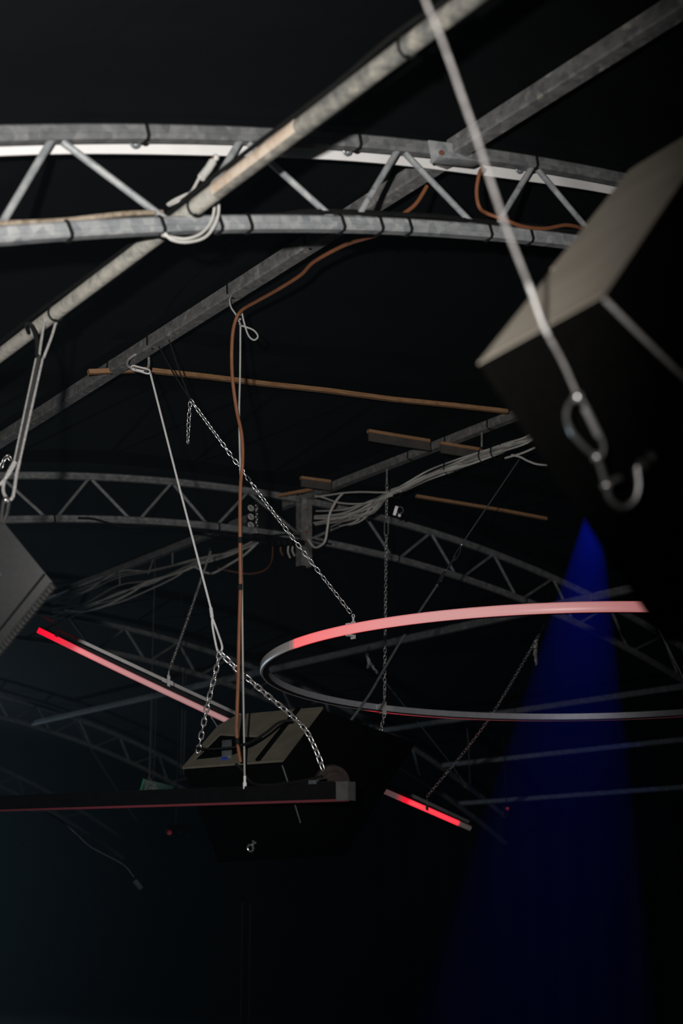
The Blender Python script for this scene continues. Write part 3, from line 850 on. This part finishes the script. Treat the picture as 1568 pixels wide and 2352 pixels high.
o2 = [at(866, 540, 'F', 4.72), at(830, 550, 'F', 4.85), at(792, 563, 'F', 5.0), at(750, 584, 'F', 5.10), at(715, 606, 'F', 5.2), at(690, 632, 'F', 5.3), at(640, 664, 'F', 5.45), at(590, 692, 'F', 5.62), at(556, 712, 'F', 5.72), at(541, 735, 'F', 5.74), at(533, 780, 'F', 5.73), at(533, 860, 'F', 5.72), at(543, 940, 'F', 5.72), at(555, 1000, 'F', 5.70), at(557, 1060, 'F', 5.68), at(552, 1120, 'F', 5.66), at(551, 1230, 'F', 5.62), at(552, 1340, 'F', 5.59), at(549, 1450, 'F', 5.56), at(547, 1550, 'F', 5.53), at(544, 1640, 'F', 5.50), at(543, 1680, 'F', 5.5), at(548, 1725, 'F', 5.5), at(552, 1750, 'F', 5.5)]
oc = tube_obj('orange_cable', o2, .0070, M['orange'], None); tag(oc, 'orange cable along the square purlin, then hanging down past the wire to the speaker', 'cable')
for py, px in ((1240, 551), (1348, 551), (1632, 545), (1702, 545)):
    bm = nb(); cyl(bm, at(px, py-7, 'F', 5.61-(py-1240)*.00025), at(px, py+7, 'F', 5.61-(py-1240)*.00025), .0088, 10)
    obj('tape_wrap', bm, M['black'], oc, label='black tape wrap')

# ------------------------------------------------------------------ right speaker, close to the camera
D = at(1385, 680, 'F', 2.02)
va, vc, ve = axes_from(D, (-268, 136), (183*2.1, -225*2.1), (400, 560))
t = thing('hanging_speaker', D, 'large blurred speaker box at the right edge with beige board facing up', 'speaker')
vc = vc*1.7
n1 = va.cross(vc).normalized()
if n1.dot(V(_F)) > 0: n1 = -n1
bm = nb(); A8 = [D, D+va, D+va+vc, D+vc]
hull_box(bm, list(A8)+[p+ve*1.25 for p in A8])
obj('cabinet', bm, M['speaker_black'], t, bevel=.004)
bm = nb(); cA = sum(A8, Vector())/4; I8 = [p.lerp(cA, .006) for p in A8]; hull_box(bm, [p+n1*.0012 for p in I8]+[p-n1*.001 for p in I8]); obj('panel', bm, M['beige'], t, label='beige board on the upper face')
bm = nb(); w_ = D+va; hull_box(bm, [w_+vc*.42-va*.02, w_+vc*.42+va*.05, w_+vc*1.0+va*.05, w_+vc*1.0-va*.02]+[p-n1*.012 for p in (w_+vc*.42-va*.02, w_+vc*.42+va*.05, w_+vc*1.0+va*.05, w_+vc*1.0-va*.02)])
obj('edge_board', bm, M['beige'], t)
FW = lambda x, y, dz=0: at(x, y, 'F', 2.07+dz)
t2 = thing('wire_rope', FW(975, -30), 'blurred steel wire rope crossing the upper right down to a shackle', 'wire rope')
bm = nb(); tube(bm, spline([at(x, y, 'F', 1.99+.08*(y+40)/945) for x, y in ((962, -40), (984, 20), (1004, 65), (1034, 145), (1074, 260), (1089, 300), (1125, 412), (1159, 514), (1188, 590), (1217, 663), (1246, 746), (1290, 828), (1324, 905))], 3), .0030, 10); obj('rope', bm, M['wire_old'], t2)
bm = nb(); tube(bm, [at(1212, 651, 'F', 2.047), at(1217, 663, 'F', 2.048), at(1246, 746, 'F', 2.055), at(1258, 769, 'F', 2.057)], .0034, 12); obj('ferrule', bm, M['wire'], t2, label='brighter rope stretch, highlight put into the colour')  # no separate part: a lighter sleeve paints the rope's own highlight
bm = nb(); ball(bm, FW(1326, 912), .0085, 12); obj('end_stop', bm, M['zinc'], t2)
t3 = thing('snap_hook', FW(1335, 950), 'blurred steel snap hook at the lower end of the near wire rope', 'hook')
bm = nb(); tube(bm, spline([FW(1326, 908), FW(1306, 930), FW(1300, 958), FW(1309, 985), FW(1322, 1005), FW(1345, 1030), FW(1375, 1052), FW(1385, 1025), FW(1372, 990), FW(1352, 950), FW(1334, 915)], 5, True), .0036, 8, True); obj('body', bm, M['zinc_dark'], t3)
bm = nb(); cyl(bm, FW(1342, 935), FW(1375, 1002), .0052, 10); obj('gate', bm, M['zinc'], t3)
t4 = thing('bow_shackle', FW(1425, 1130), 'blurred bow shackle hanging below the near snap hook', 'shackle')
bm = nb(); tube(bm, spline([FW(1372, 1052), FW(1383, 1085), FW(1390, 1112), FW(1402, 1148), FW(1430, 1166), FW(1456, 1150), FW(1466, 1118), FW(1464, 1090), FW(1462, 1072)], 6), .0052, 10); obj('bow', bm, M['zinc_dark'], t4)
bm = nb(); cyl(bm, FW(1386, 1112), FW(1425, 1096), .0045, 10); obj('pin', bm, M['zinc_dark'], t4)
for q in ((1370, 1050), (1392, 1114)):
    bm = nb(); ball(bm, FW(*q, -.01), .0075, 12); obj('glint_ball', bm, M['zinc'], t4, label='bright ball standing in for a glint')  # balls added where glints on the steel blur into discs
t5 = thing('ring_bolt', FW(1490, 1060), 'blurred threaded ring bolt beside the shackle on the near speaker', 'bolt')
bm = nb(); cyl(bm, FW(1458, 1085, .0), FW(1500, 1046, .02), .0062, 10); cyl(bm, FW(1470, 1075), FW(1482, 1064), .0105, 6); obj('shaft', bm, M['zinc_dark'], t5)
bm = nb(); torus(bm, FW(1498, 1050, .02), V(_R)+V(_U), .008, .004, 14, 8); obj('ring', bm, M['zinc_dark'], t5)
tag(tube_obj('wire_rope', [at(1388, 688, 'F', 2.015), at(1475, 775, 'F', 2.055), at(1600, 895, 'F', 2.13)], .0034, M['wire'], None), 'blurred wire rope on the dark face of the near speaker at the right edge', 'wire rope')

# ------------------------------------------------------------------ left speaker with sling
D = at(122, 1338, 'F', 4.35)
va, vc, ve = axes_from(D, (-190, -205), (-175, 200), (-260, -10))
t = thing('hanging_speaker', D, 'dark grey speaker box at the left edge hung by a wire sling, ribbed lower edge', 'speaker')
n1 = va.cross(vc).normalized()
if n1.dot(V(_F)) > 0: n1 = -n1
bm = nb(); w3 = V(ray(60, 1335)).normalized()
A8 = [D, D+va, D+va+vc*1.1, D+vc*1.1]; hull_box(bm, A8+[p+w3*.3 for p in A8]); obj('cabinet', bm, M['speaker_grey'], t, bevel=.006)
bm = nb(); n_r = 26
u_in = va.normalized()
for k in range(n_r):
    c = D+vc*(1.1*(k+.5)/n_r)+va*-.02; box(bm, c+n1*.004, vc.normalized(), va.normalized(), n1, vc.length*1.1/n_r*.33, .012, .008)
obj('ribbed_edge', bm, M['grille'], t, bevel=.002)
bm = nb(); box(bm, D+vc*.55+va*.10+n1*.003, vc.normalized(), va.normalized(), n1, vc.length*.54, .003, .003); obj('seam', bm, M['black'], t)
for a, b in ((.28, .42), (.42, .70)):
    bm = nb(); box(bm, D+va*(.72-.25*(a-.28)/.14)+vc*.34+n1*.002, va.normalized(), vc.normalized(), n1, .028, .0022, .002); obj('slot', bm, M['tape'], t, label='pale slot in the side panel')
t = thing('wire_sling', on_line(80, 765, X1, Z1), 'doubled wire sling over the scaffold pipe holding the left speaker', 'sling')
gz = 4.75
sl = lambda x, y: at(x, y, 'F', 4.80-(y-740)*.0008)
for pts in ([(90, 815), (100, 750), (108, 718), (122, 722)], [(100, 822), (118, 775), (130, 735), (128, 745)]):
    bm = nb(); tube(bm, spline([sl(*q) for q in pts], 5), .0048, 8); obj('loop', bm, M['wire'], t)
bm = nb(); tube(bm, spline([sl(85, 820), sl(84, 780), sl(72, 748), sl(60, 745), at(66, 764, 'F', 4.9)], 5), .0075, 8); obj('loop_sleeve', bm, M['black'], t, label='black sleeve over the loop')
for x0, x1 in ((83, 33), (98, 45)):
    bm = nb(); tube(bm, [sl(x0, 824), sl(x1, 1060)], .0042, 8); obj('strand', bm, M['wire'], t)
bm = nb(); sweep(bm, [sl(90, 818), sl(39, 1060)], [(-.006, -.0045), (.006, -.0045), (.006, .0045), (-.006, .0045)], up=tuple(_F)); obj('webbing', bm, M['grille'], t)
for pts in ([(33, 1060), (12, 1100), (8, 1130), (20, 1150)], [(45, 1060), (38, 1090), (30, 1140), (18, 1150)], [(36, 1062), (20, 1090), (0, 1112), (-20, 1125)]):
    bm = nb(); tube(bm, spline([sl(*q) for q in pts], 5), .0055, 8); obj('lower_loop', bm, M['wire'], t)
t = thing('shackle', sl(14, 1160), 'small steel shackle between the left wire sling and the left speaker', 'shackle')
bm = nb(); tube(bm, spline([sl(8, 1150), sl(4, 1180), sl(2, 1200)], 4), .006, 8); tube(bm, spline([sl(22, 1145), sl(16, 1180), sl(8, 1202)], 4), .006, 8); ball(bm, sl(14, 1148), .011); obj('bow', bm, M['zinc_dark'], t)
chain([at(2, 1075, 'F', 4.9), at(8, 1058, 'F', 4.9), at(18, 1046, 'F', 4.9), at(27, 1062, 'F', 4.9)], .018, .0022, 'small bit of chain at the left edge above the sling loops', 'zinc_dark')

# ------------------------------------------------------------------ cables on the nearest truss
def lower_chord(px, dz=.03, dy=-.01):
    X = at(px, 525, 'Y', TY[0]).x; return Vector((X, TY[0]+dy, arch(X, HH)+dz))


rr = random.Random(3)
for k, lab in enumerate(('black cable lying along the lower chord of the nearest truss, front one of four', 'black cable lying along the lower chord of the nearest truss, second of four', 'black cable lying along the lower chord of the nearest truss, third of four', 'black cable lying along the lower chord of the nearest truss, rear one of four')):
    pts = [lower_chord(560+k*40, .026+k*.004, .005+.008*k)]+[lower_chord(x, .032+.006*k+rr.uniform(-.004, .008), -.012+.012*k) for x in (700, 760, 850, 930, 1020, 1130, 1240, 1340, 1430)]
    tag(tube_obj('black_cable', pts, .0062, M['black'], None), lab, 'cable', 'black cables along the nearest lower chord')
tag(tube_obj('tan_strap', [at(-60, 514, 'Y', TY[0]-.01), at(60, 511, 'Y', TY[0]-.01), at(150, 506, 'Y', TY[0]-.01), at(230, 497, 'Y', TY[0]-.01), at(300, 490, 'Y', TY[0]-.01), at(372, 488, 'Y', TY[0])], .0075, M['tan'], None), 'frayed tan strap lying along the left of the nearest lower chord', 'strap')
p_ = [on_line(x, y, X1, Z1)+Vector((-.028, 0, .016)) for x, y in ((-60, 860), (100, 745), (300, 605), (460, 470), (590, 360), (700, 275), (800, 205), (930, 110), (1060, 25))]
for k in range(len(p_)): p_[k] += Vector((-.006*(k % 2), 0, .005*math.sin(k*2.1)))
tag(tube_obj('black_cable', p_, .0065, M['black'], None), 'black cable running along the upper side of the scaffold pipe', 'cable')
# coil of pale cable hanging round pipe and chord
coil = thing('coiled_cable', at(440, 520, 'Y', TY[0]-.05), 'coil of pale cable hung round the scaffold pipe and the nearest lower chord', 'cable')
Yc = TY[0]-.045
for k, pts in enumerate(([(378, 535), (395, 551), (430, 556), (470, 545), (494, 515), (502, 480), (496, 450), (470, 435)], [(372, 540), (400, 546), (430, 548), (462, 536), (484, 510), (492, 478), (488, 452)])):
    bm = nb(); tube(bm, spline([at(x, y, 'Y', Yc+.004*k) for x, y in pts], 6), .0042, 8); obj('turn', bm, M['white_cable'], coil)
bm = nb(); tube(bm, spline([at(385, 470, 'Y', TY[0]-.03), at(400, 460, 'Y', TY[0]-.03), at(425, 448, 'Y', TY[0]-.035), at(440, 440, 'Y', TY[0]-.04), at(460, 405, 'Y', TY[0]-.04), at(478, 392, 'Y', TY[0]-.04)], 6), .0042, 8); obj('lead', bm, M['white_cable'], coil)
bm = nb(); tube(bm, spline([at(388, 472, 'Y', TY[0]-.02), at(405, 464, 'Y', TY[0]-.02), at(428, 452, 'Y', TY[0]-.03)], 6), .0036, 8); obj('lead', bm, M['white_cable'], coil)
bm = nb(); tube(bm, [at(462, 408, 'Y', TY[0]-.045), at(478, 388, 'Y', TY[0]-.045), at(488, 372, 'Y', TY[0]-.045)], .012, 10); ball(bm, at(495, 362, 'Y', TY[0]-.045), .011); obj('connector', bm, M['white_cable'], coil, label='knotted pale plug end')
bm = nb(); ball(bm, at(489, 360, 'Y', TY[0]-.053), .004); obj('screw', bm, M['rust'], coil)

# ------------------------------------------------------------------ cable bundle under the ridge
XBn = X3-.02
def bz(x, y, dx=0.0): return at(x, y, 'X', XBn+dx)
rr = random.Random(11)
BUN = 'pale cables bundled under the ridge purlin'
ends = [(722, 1188), (722, 1193), (720, 1198), (724, 1203), (722, 1184), (726, 1176), (760, 1207), (780, 1206), (800, 1203), (724, 1208)]
for k in range(14):
    ox, oy = rr.uniform(-12, 12), rr.uniform(-19, 19); tw = rr.uniform(-8, 8)
    cen = [(1238, 995), (1205, 1012), (1150, 1030), (1090, 1052), (1040, 1070), (985, 1090), (930, 1118), (890, 1136)]
    pts = [bz(x+ox*.3, y+oy*(.9-.05*i)*math.cos(.5*i+tw*.3), rr.uniform(-.05, .05)) for i, (x, y) in enumerate(cen)]
    ex, ey = ends[k % len(ends)]
    pts += [bz(850+ox, 1165+oy*.8, .01), bz((850+ex)/2, (1180+ey)/2+oy*.5, .01), bz(ex, ey+rr.uniform(-3, 3), .03)]
    tag(tube_obj('pale_cable', pts, rr.uniform(.0045, .0062), M['white_cable' if k % 3 else 'mid_cable'], None, 6, 4), 'pale grey cable inside the thick bundle under the ridge purlin', 'cable', BUN)
for pts, lab in (([(920, 1128), (880, 1131), (830, 1130), (790, 1132), (755, 1137), (724, 1141)], 'pale cable leaving the bundle straight left along the second truss'),
                 ([(900, 1138), (870, 1148), (830, 1157), (780, 1155), (740, 1142), (724, 1139)], 'pale cable sagging left of the bundle under the straight one'),
                 ([(786, 1134), (772, 1150), (757, 1180), (752, 1210), (747, 1240), (738, 1252), (722, 1257), (708, 1240)], 'thick pale cable dropping beside the hanging bracket'),
                 ([(1175, 1045), (1195, 1050), (1210, 1058), (1232, 1066), (1255, 1068)], 'loose pale cable end at the right end of the bundle'),
                 ([(1160, 1052), (1195, 1042), (1215, 1034), (1228, 1028)], 'thin dark-ended cable sticking out of the right end of the bundle')):
    tag(tube_obj('pale_cable', [bz(x, y, -.04) for x, y in pts], .0078 if 'thick' in lab else .0062, M['white_cable'], None, 8), lab, 'cable')
for x, y, lab in ((1032, 1073, 'middle'), (1112, 1045, 'second from the right'), (1140, 1036, 'rightmost'), (908, 1127, 'leftmost')):
    bm = nb(); torus(bm, bz(x, y), (0, 1, .18), .048, .004, 22, 6); tag(obj('cable_tie', bm, M['black']), 'black tie round the pale cable bundle, '+lab, 'cable tie')
rr = random.Random(5)
for k in range(8):
    oy = rr.uniform(-9, 9); dk = rr.uniform(-.04, .04); w = [rr.uniform(-7, 7) for _ in range(10)]
    pts = [(610, 1238), (575, 1252), (530, 1270), (490, 1281), (440, 1298+oy*.5), (400, 1312+oy), (340, 1332+oy*2), (270, 1352+oy*3), (190, 1385+oy*3), (120, 1405+oy*3)]
    tag(tube_obj('grey_cable', [bz(x, y+oy*.6+w[i]*(.3+.1*i), dk) for i, (x, y) in enumerate(pts)], .0050, M['mid_cable' if k % 2 else 'white_cable'], None, 6, 4), 'grey cable of the sagging bundle beyond the second truss', 'cable', 'grey cables sagging beyond the second truss')
tag(tube_obj('grey_cable', [bz(x, y) for x, y in ((592, 1246), (560, 1275), (520, 1300), (490, 1316), (470, 1314), (445, 1302), (420, 1312), (380, 1325), (335, 1340), (300, 1362), (240, 1392), (190, 1404), (150, 1400))], .0085, M['white_cable'], None, 8), 'thick grey cable sagging lowest under the bundle beyond the second truss', 'cable')
for x0, y0, x1, y1, lab in ((396, 1270, 396, 1296, 'right'), (352, 1285, 340, 1318, 'middle'), (275, 1315, 275, 1345, 'left')):
    tag(tube_obj('hanging_rod', [at(x0, y0, 'X', X3), at(x1, y1, 'X', X3)], .006, M['galv_dull'], None, 6), 'dim short rod below the ridge purlin beyond the second truss, '+lab+' one', 'rod')
chain([at(482, 1262, 'X', X3-.03), at(483, 1275, 'X', X3-.03), at(477, 1292, 'X', X3-.03)], .0236, .0024, 'short chain knot hooked round the sagging cables', 'zinc_dark')
tag(tube_obj('black_cable', [at(x, y, 'Y', TY[1]-.03) for x, y in ((180, 1190), (215, 1192), (250, 1202), (290, 1211), (340, 1208), (420, 1212), (480, 1222), (540, 1230), (600, 1233), (660, 1228), (710, 1238), (760, 1250))], .008, M['black'], None), 'black cable hanging along the lower chord of the second truss', 'cable')
tag(tube_obj('brown_cable', [bz(x, y, .05) for x, y in ((626, 1255), (625, 1280), (618, 1300), (600, 1313), (570, 1318), (530, 1312), (500, 1305))], .005, M['orange'], None), 'thin brown cable drooping under the connector rail of the second truss', 'cable')
for k, (x, y0, y1, lab) in enumerate(((645, 1252, 1275, 'left'), (662, 1254, 1281, 'middle'), (672, 1254, 1276, 'right'))):
    tag(tube_obj('pale_cable', [bz(x, y0, .06), bz(x-1, (y0+y1)/2, .06), bz(x+4, y1, .06)], .006, M['white_cable' if k else 'orange'], None), 'short cable stub left of the hanging bracket, '+lab+' one of three', 'cable')
# connector box with round sockets
c = at(600, 1192, 'Y', TY[1]-.09)
t = thing('socket_box', c, 'black socket box with three pale round sockets on the second truss', 'box')
bm = nb(); box(bm, at(606, 1190, 'Y', TY[1]+.06), EXX, EYY, EZZ, .11, .05, .155); obj('case', bm, M['black_metal'], t, bevel=.004)
for py in (1167, 1187, 1206):
    bm = nb(); torus(bm, at(576, py, 'Y', TY[1]+.005), (0, 1, -.3), .020, .0045, 18, 6); o = obj('socket', bm, M['white_cable'], t, label='pale round socket')
    bm = nb(); cyl(bm, at(576, py, 'Y', TY[1]+.006), at(576, py, 'Y', TY[1]+.012), .013, 12); obj('pin_face', bm, M['alu_dull'], o)
chain([at(589, 1160, 'Y', TY[1]-.02), at(590, 1236, 'Y', TY[1]-.02)], .02, .0018, 'tiny chain beside the round sockets on the second truss', 'zinc_dark', parts=False)
bm = nb(); box(bm, at(640, 1240, 'Y', TY[1]-.04), EXX, EYY, EZZ, .20, .025, .018)
for k in range(7): cyl(bm, at(597+k*14, 1244, 'Y', TY[1]-.06), at(597+k*14, 1252, 'Y', TY[1]-.06), .012, 8)
tag(obj('connector_rail', bm, M['black_metal']), 'black connector rail under the second truss left of the bracket', 'rail')
for px, py, lab in ((500, 1207, 'under the second web foot'), (122, 1192, 'at its left part'), (912, 1280, 'right of the ridge'), (1205, 1383, 'at its right part'), (700, 1238, 'at the hanging bracket')):
    X = at(px, py, 'Y', TY[1]).x; tie_square((X, TY[1], arch(X, HH)), tangent(X), CH, 'small black tie on the lower chord of the second truss, '+lab, tail=False)

# ------------------------------------------------------------------ slanting wires
t = thing('turnbuckle_wire', at(1190, 1062, 'F', 8.6), 'dark slanting wire with turnbuckle hooks between cable bundle and dark speaker', 'wire')
SW = lambda x, y: at(x, y, 'F', 8.6-(y-1062)*.0035)
bm = nb(); tube(bm, [SW(1192, 1055), SW(1060, 1250)], .0035, 6); obj('upper_wire', bm, M['tape'], t)
bm = nb(); tube(bm, spline([SW(1060, 1250), SW(1052, 1262), SW(1041, 1280), SW(1046, 1286), SW(1056, 1268), SW(1060, 1250)], 4), .004, 6); tube(bm, spline([SW(1045, 1278), SW(1030, 1302), SW(1020, 1318), SW(1012, 1335)], 4), .006, 6); tube(bm, spline([SW(1024, 1308), SW(1014, 1320), SW(1006, 1338), SW(1003, 1346)], 4), .004, 6); obj('hooks', bm, M['zinc_dark'], t)
for x, y in ((1060, 1251), (1024, 1311), (1003, 1345)):
    bm = nb(); ball(bm, SW(x, y), .009); obj('end_knot', bm, M['zinc'], t)
bm = nb(); tube(bm, spline([SW(1003, 1345), SW(940, 1440), SW(880, 1540), SW(845, 1600), SW(785, 1682)], 4), .0065, 8); obj('lower_rod', bm, M['tape'], t)
tag(tube_obj('thin_wire', [at(1500, 1412, 'F', 8.5), at(1520, 1460, 'F', 8.5), at(1555, 1530, 'F', 8.5), at(1590, 1600, 'F', 8.5)], .004, M['wire'], None, 6), 'thin bright wire slanting down at the right edge below the light ring', 'wire')
chain([at(848, 1488, 'F', 10.5), at(842, 1500, 'F', 10.5), at(846, 1515, 'F', 10.5), at(856, 1532, 'F', 10.5), at(872, 1552, 'F', 10.5)], .024, .0028, 'small tangled chain seen inside the light ring beside the vertical chain', 'zinc_dark')
chain([at(846, 1512, 'F', 10.5), at(845, 1536, 'F', 10.5)], .024, .0025, 'tiny loose chain end hanging from the tangled chain', 'zinc_dark')
tag(tube_obj('thin_wire', [at(872, 1552, 'F', 10.5), at(960, 1660, 'F', 10.7), at(1045, 1768, 'F', 10.9), at(1076, 1815, 'F', 10.9)], .0036, M['tape'], None, 6), 'thin wire from the tangled chain down past the slanting chain', 'wire')
tag(tube_obj('wire_hook', [at(1044, 1770, 'F', 10.8), at(1056, 1795, 'F', 10.8), at(1066, 1808, 'F', 10.8), at(1070, 1800, 'F', 10.8), at(1060, 1788, 'F', 10.8)], .004, M['zinc_dark'], None, 6), 'small bright hook at the lower end of the thin wire', 'hook')
tag(tube_obj('thin_wire', [at(460, 1608, 'F', 8.6), at(490, 1655, 'F', 8.5), at(517, 1698, 'F', 8.4)], .003, M['wire'], None, 6), 'short thin wire between light bar and centre speaker panel', 'wire')
tag(tube_obj('thin_wire', [at(1070, 1650, 'F', 12.5), at(1076, 1720, 'F', 12.5), at(1079, 1800, 'F', 12.5)], .005, M['tape'], None, 6), 'faint wire hanging straight below the light ring', 'wire')
for x, lab in ((350, 'left'), (358, 'right')):
    tag(tube_obj('thin_wire', [at(x, 1605, 'F', 14), at(x-2, 1700, 'F', 14), at(x-6, 1790, 'F', 14)], .004, M['tape'], None, 6), 'faint thin wire hanging above the green sign, '+lab+' of a pair', 'wire')
for x, lab in ((418, 'left'), (425, 'right')):
    tag(tube_obj('thin_wire', [at(x+2, 1540, 'F', 13), at(x, 1650, 'F', 13), at(x-4, 1780, 'F', 13)], .004, M['tape'], None, 6), 'faint thin wire hanging beside the centre speaker, '+lab+' of a pair', 'wire')
tag(tube_obj('thin_wire', [at(x, y, 'Y', TY[3]-.03) for x, y in ((168, 1648), (215, 1730), (275, 1825), (298, 1862), (306, 1874), (314, 1886))], .006, M['tape'], None, 6), 'thin slanting wire hanging from the fourth truss past the black bar', 'wire')

# ------------------------------------------------------------------ exit sign, dangling cable, lamp head
o = at(352, 1812, 'F', 11.5)
t = thing('exit_sign', o, 'small tilted green exit sign hanging behind the black light bar', 'sign')
ex = (V(_R)+V(_U)*-.28+V(_F)*.2).normalized(); ey = (V(_U)-ex*V(_U).dot(ex)+V(_R)*.22).normalized(); ey = (ey-ex*ey.dot(ex)).normalized(); ez = ex.cross(ey)
if ez.dot(V(_F)) > 0: ez = -ez
o = at(352, 1812, 'F', 11.5)+ex*.03
bm = nb(); box(bm, o, ex, ey, ez, .125, .062, .012); obj('panel', bm, M['sign_green'], t, bevel=.002)
bm = nb(); box(bm, o-ex*.127, ex, ey, ez, .003, .064, .013); box(bm, o-ey*.064-ex*.09, ex, ey, ez, .03, .003, .013); obj('edge', bm, M['sign_edge'], t, label='bright green edge')  # edge strips get a brighter base green than the face
bm = nb(); f0 = o+ez*.014-ex*.035
def limb(p): sweep(bm, [f0+ex*a+ey*b for a, b in p], [(-.006, -.001), (.006, -.001), (.006, .001), (-.006, .001)], up=tuple(ez))
limb([(0, .02), (.004, -.012)]); limb([(.004, -.012), (.026, -.02), (.022, -.042)]); limb([(.004, -.012), (-.012, -.03), (-.034, -.03)]); limb([(0, .015), (.024, .008), (.03, .022)]); limb([(0, .018), (-.022, .006), (-.032, -.006)])
cyl(bm, f0+ex*.004+ey*.036, f0+ex*.004+ey*.036+ez*.001, .011, 12)
limb([(-.055, -.045), (-.055, .045), (-.025, .045)])
obj('running_figure', bm, M['sign_white'], t, smooth=False)
bm = nb(); limb([(.08, 0), (.12, 0)]); limb([(.105, .02), (.122, 0), (.105, -.02)]); obj('arrow', bm, M['sign_white'], t, smooth=False)
bm = nb(); tube(bm, [at(342, 1785, 'F', 11.5), o-ex*.06+ey*.06], .003, 6); tube(bm, [at(342, 1785, 'F', 11.5), o-ex*.1+ey*.06], .003, 6); hp = at(342, 1785, 'F', 11.5); tube(bm, [hp, Vector((hp.x, hp.y, arch(hp.x)+.02))], .0025, 6); obj('hanger', bm, M['zinc_dark'], t)
t = thing('dangling_cable', at(110, 1868, 'F', 9), 'faint cable sagging at the lower left with a pale plug at its end', 'cable')
bm = nb(); tube(bm, spline([at(x, y, 'F', 9) for x, y in ((-60, 1660), (-50, 1760), (-20, 1836), (50, 1858), (105, 1867), (125, 1875), (150, 1893), (180, 1920), (205, 1943), (235, 1960), (270, 1978), (290, 1992), (308, 2015))], 5), .0045, 6); obj('cord', bm, M['tape'], t)
bm = nb(); cyl(bm, at(309, 2022, 'F', 9), at(325, 2042, 'F', 9), .018, 10); obj('plug', bm, M['tape'], t, bevel=.004)
c = at(402, 1910, 'F', 12)
t = thing('lamp_head', c, 'small dark lamp head with a dull red lens below the black light bar', 'lamp')
bm = nb(); cyl(bm, at(389, 1912, 'F', 12), at(389, 1912, 'F', 12.12), .030, 14); box(bm, at(405, 1905, 'F', 12.1), V(_R), V(_U), V(_F), .08, .03, .06); obj('housing', bm, M['black_metal'], t, bevel=.004)
hp = at(405, 1900, 'F', 12.1); bm = nb(); cyl(bm, hp, Vector((hp.x, hp.y, arch(hp.x)+.02)), .006, 8); obj('drop_rod', bm, M['black_metal'], t)
bm = nb(); cyl(bm, at(389, 1912, 'F', 11.98), at(389, 1912, 'F', 12.0), .020, 14); obj('lens', bm, glow('dull_red_lens', (1, .03, .04), .05), t)
bm = nb(); box(bm, at(413, 1909, 'F', 11.98), (V(_R)-V(_U)*.4).normalized(), (V(_U)+V(_R)*.4).normalized(), V(_F), .022, .012, .01); obj('bracket', bm, M['alu_dull'], t)
t = thing('indicator_lamp', at(1165, 1857, 'F', 14), 'tiny red indicator lamp beside the dark blue patch', 'lamp')
bm = nb(); box(bm, at(1163, 1862, 'F', 14.05), V(_R), V(_U), V(_F), .03, .05, .03); obj('case', bm, M['black_metal'], t)
hp = at(1163, 1855, 'F', 14.05); bm = nb(); cyl(bm, hp, Vector((hp.x, hp.y, arch(hp.x)+.02)), .006, 8); obj('drop_rod', bm, M['black_metal'], t)
bm = nb(); ball(bm, at(1165, 1857, 'F', 13.99), .014); obj('bulb', bm, glow('red_indicator', (1, .03, .03), .12), t)

# faint upright poles at the far end
for px, py, lab in ((558, 2072, 'faint upright pole at the bottom centre, left of two'), (576, 2074, 'faint upright pole at the bottom centre, right of two'), (1282, 2140, 'faint thin upright pole at the bottom right')):
    tp = at(px, py, 'F', 15.0); bm = nb(); cyl(bm, tp, (tp.x, tp.y, 0), .011 if px < 1000 else .008, 10)
    tag(obj('pole', bm, M['black']), lab, 'pole')

# ------------------------------------------------------------------ blue spotlight
bt = at(1284, 1900, 'F', 7.2)
bl = at(1370, 1103, 'F', 9.4)
t = thing('stage_spotlight', bl, 'black stage spotlight behind the near speaker throwing a blue beam', 'spotlight')
dd = (bt-bl).normalized()
bm = nb(); cyl(bm, bl-dd*.16, bl-dd*.012, .05, 20); tube(bm, spline([bl-dd*.08+EXX*.07, bl-dd*.15+EXX*.075, Vector((bl.x+.03, bl.y, arch(bl.x)-.0)), ], 5), .008, 6); obj('housing', bm, M['black_metal'], t, bevel=.004)
bm = nb(); cyl(bm, bl-dd*.012, bl-dd*.008, .034, 20); obj('lens', bm, glow('blue_lens', (.02, .05, 1), 2.0), t)
spot('blue_beam_light', bl, bt, 4600, (0.0, .022, 1.0), 15.5, .12, .012)
# added blue light without a fixture, tints a patch of the right wall
spot('blue_patch_light', (9.5, 9.0, 3.0), at(1320, 1860, 'X', XR-.1), 14, (0.0, .05, 1.0), 40, .5, .05)

for o in list(bpy.data.objects):
    if '_b' in o.keys(): del o['_b']
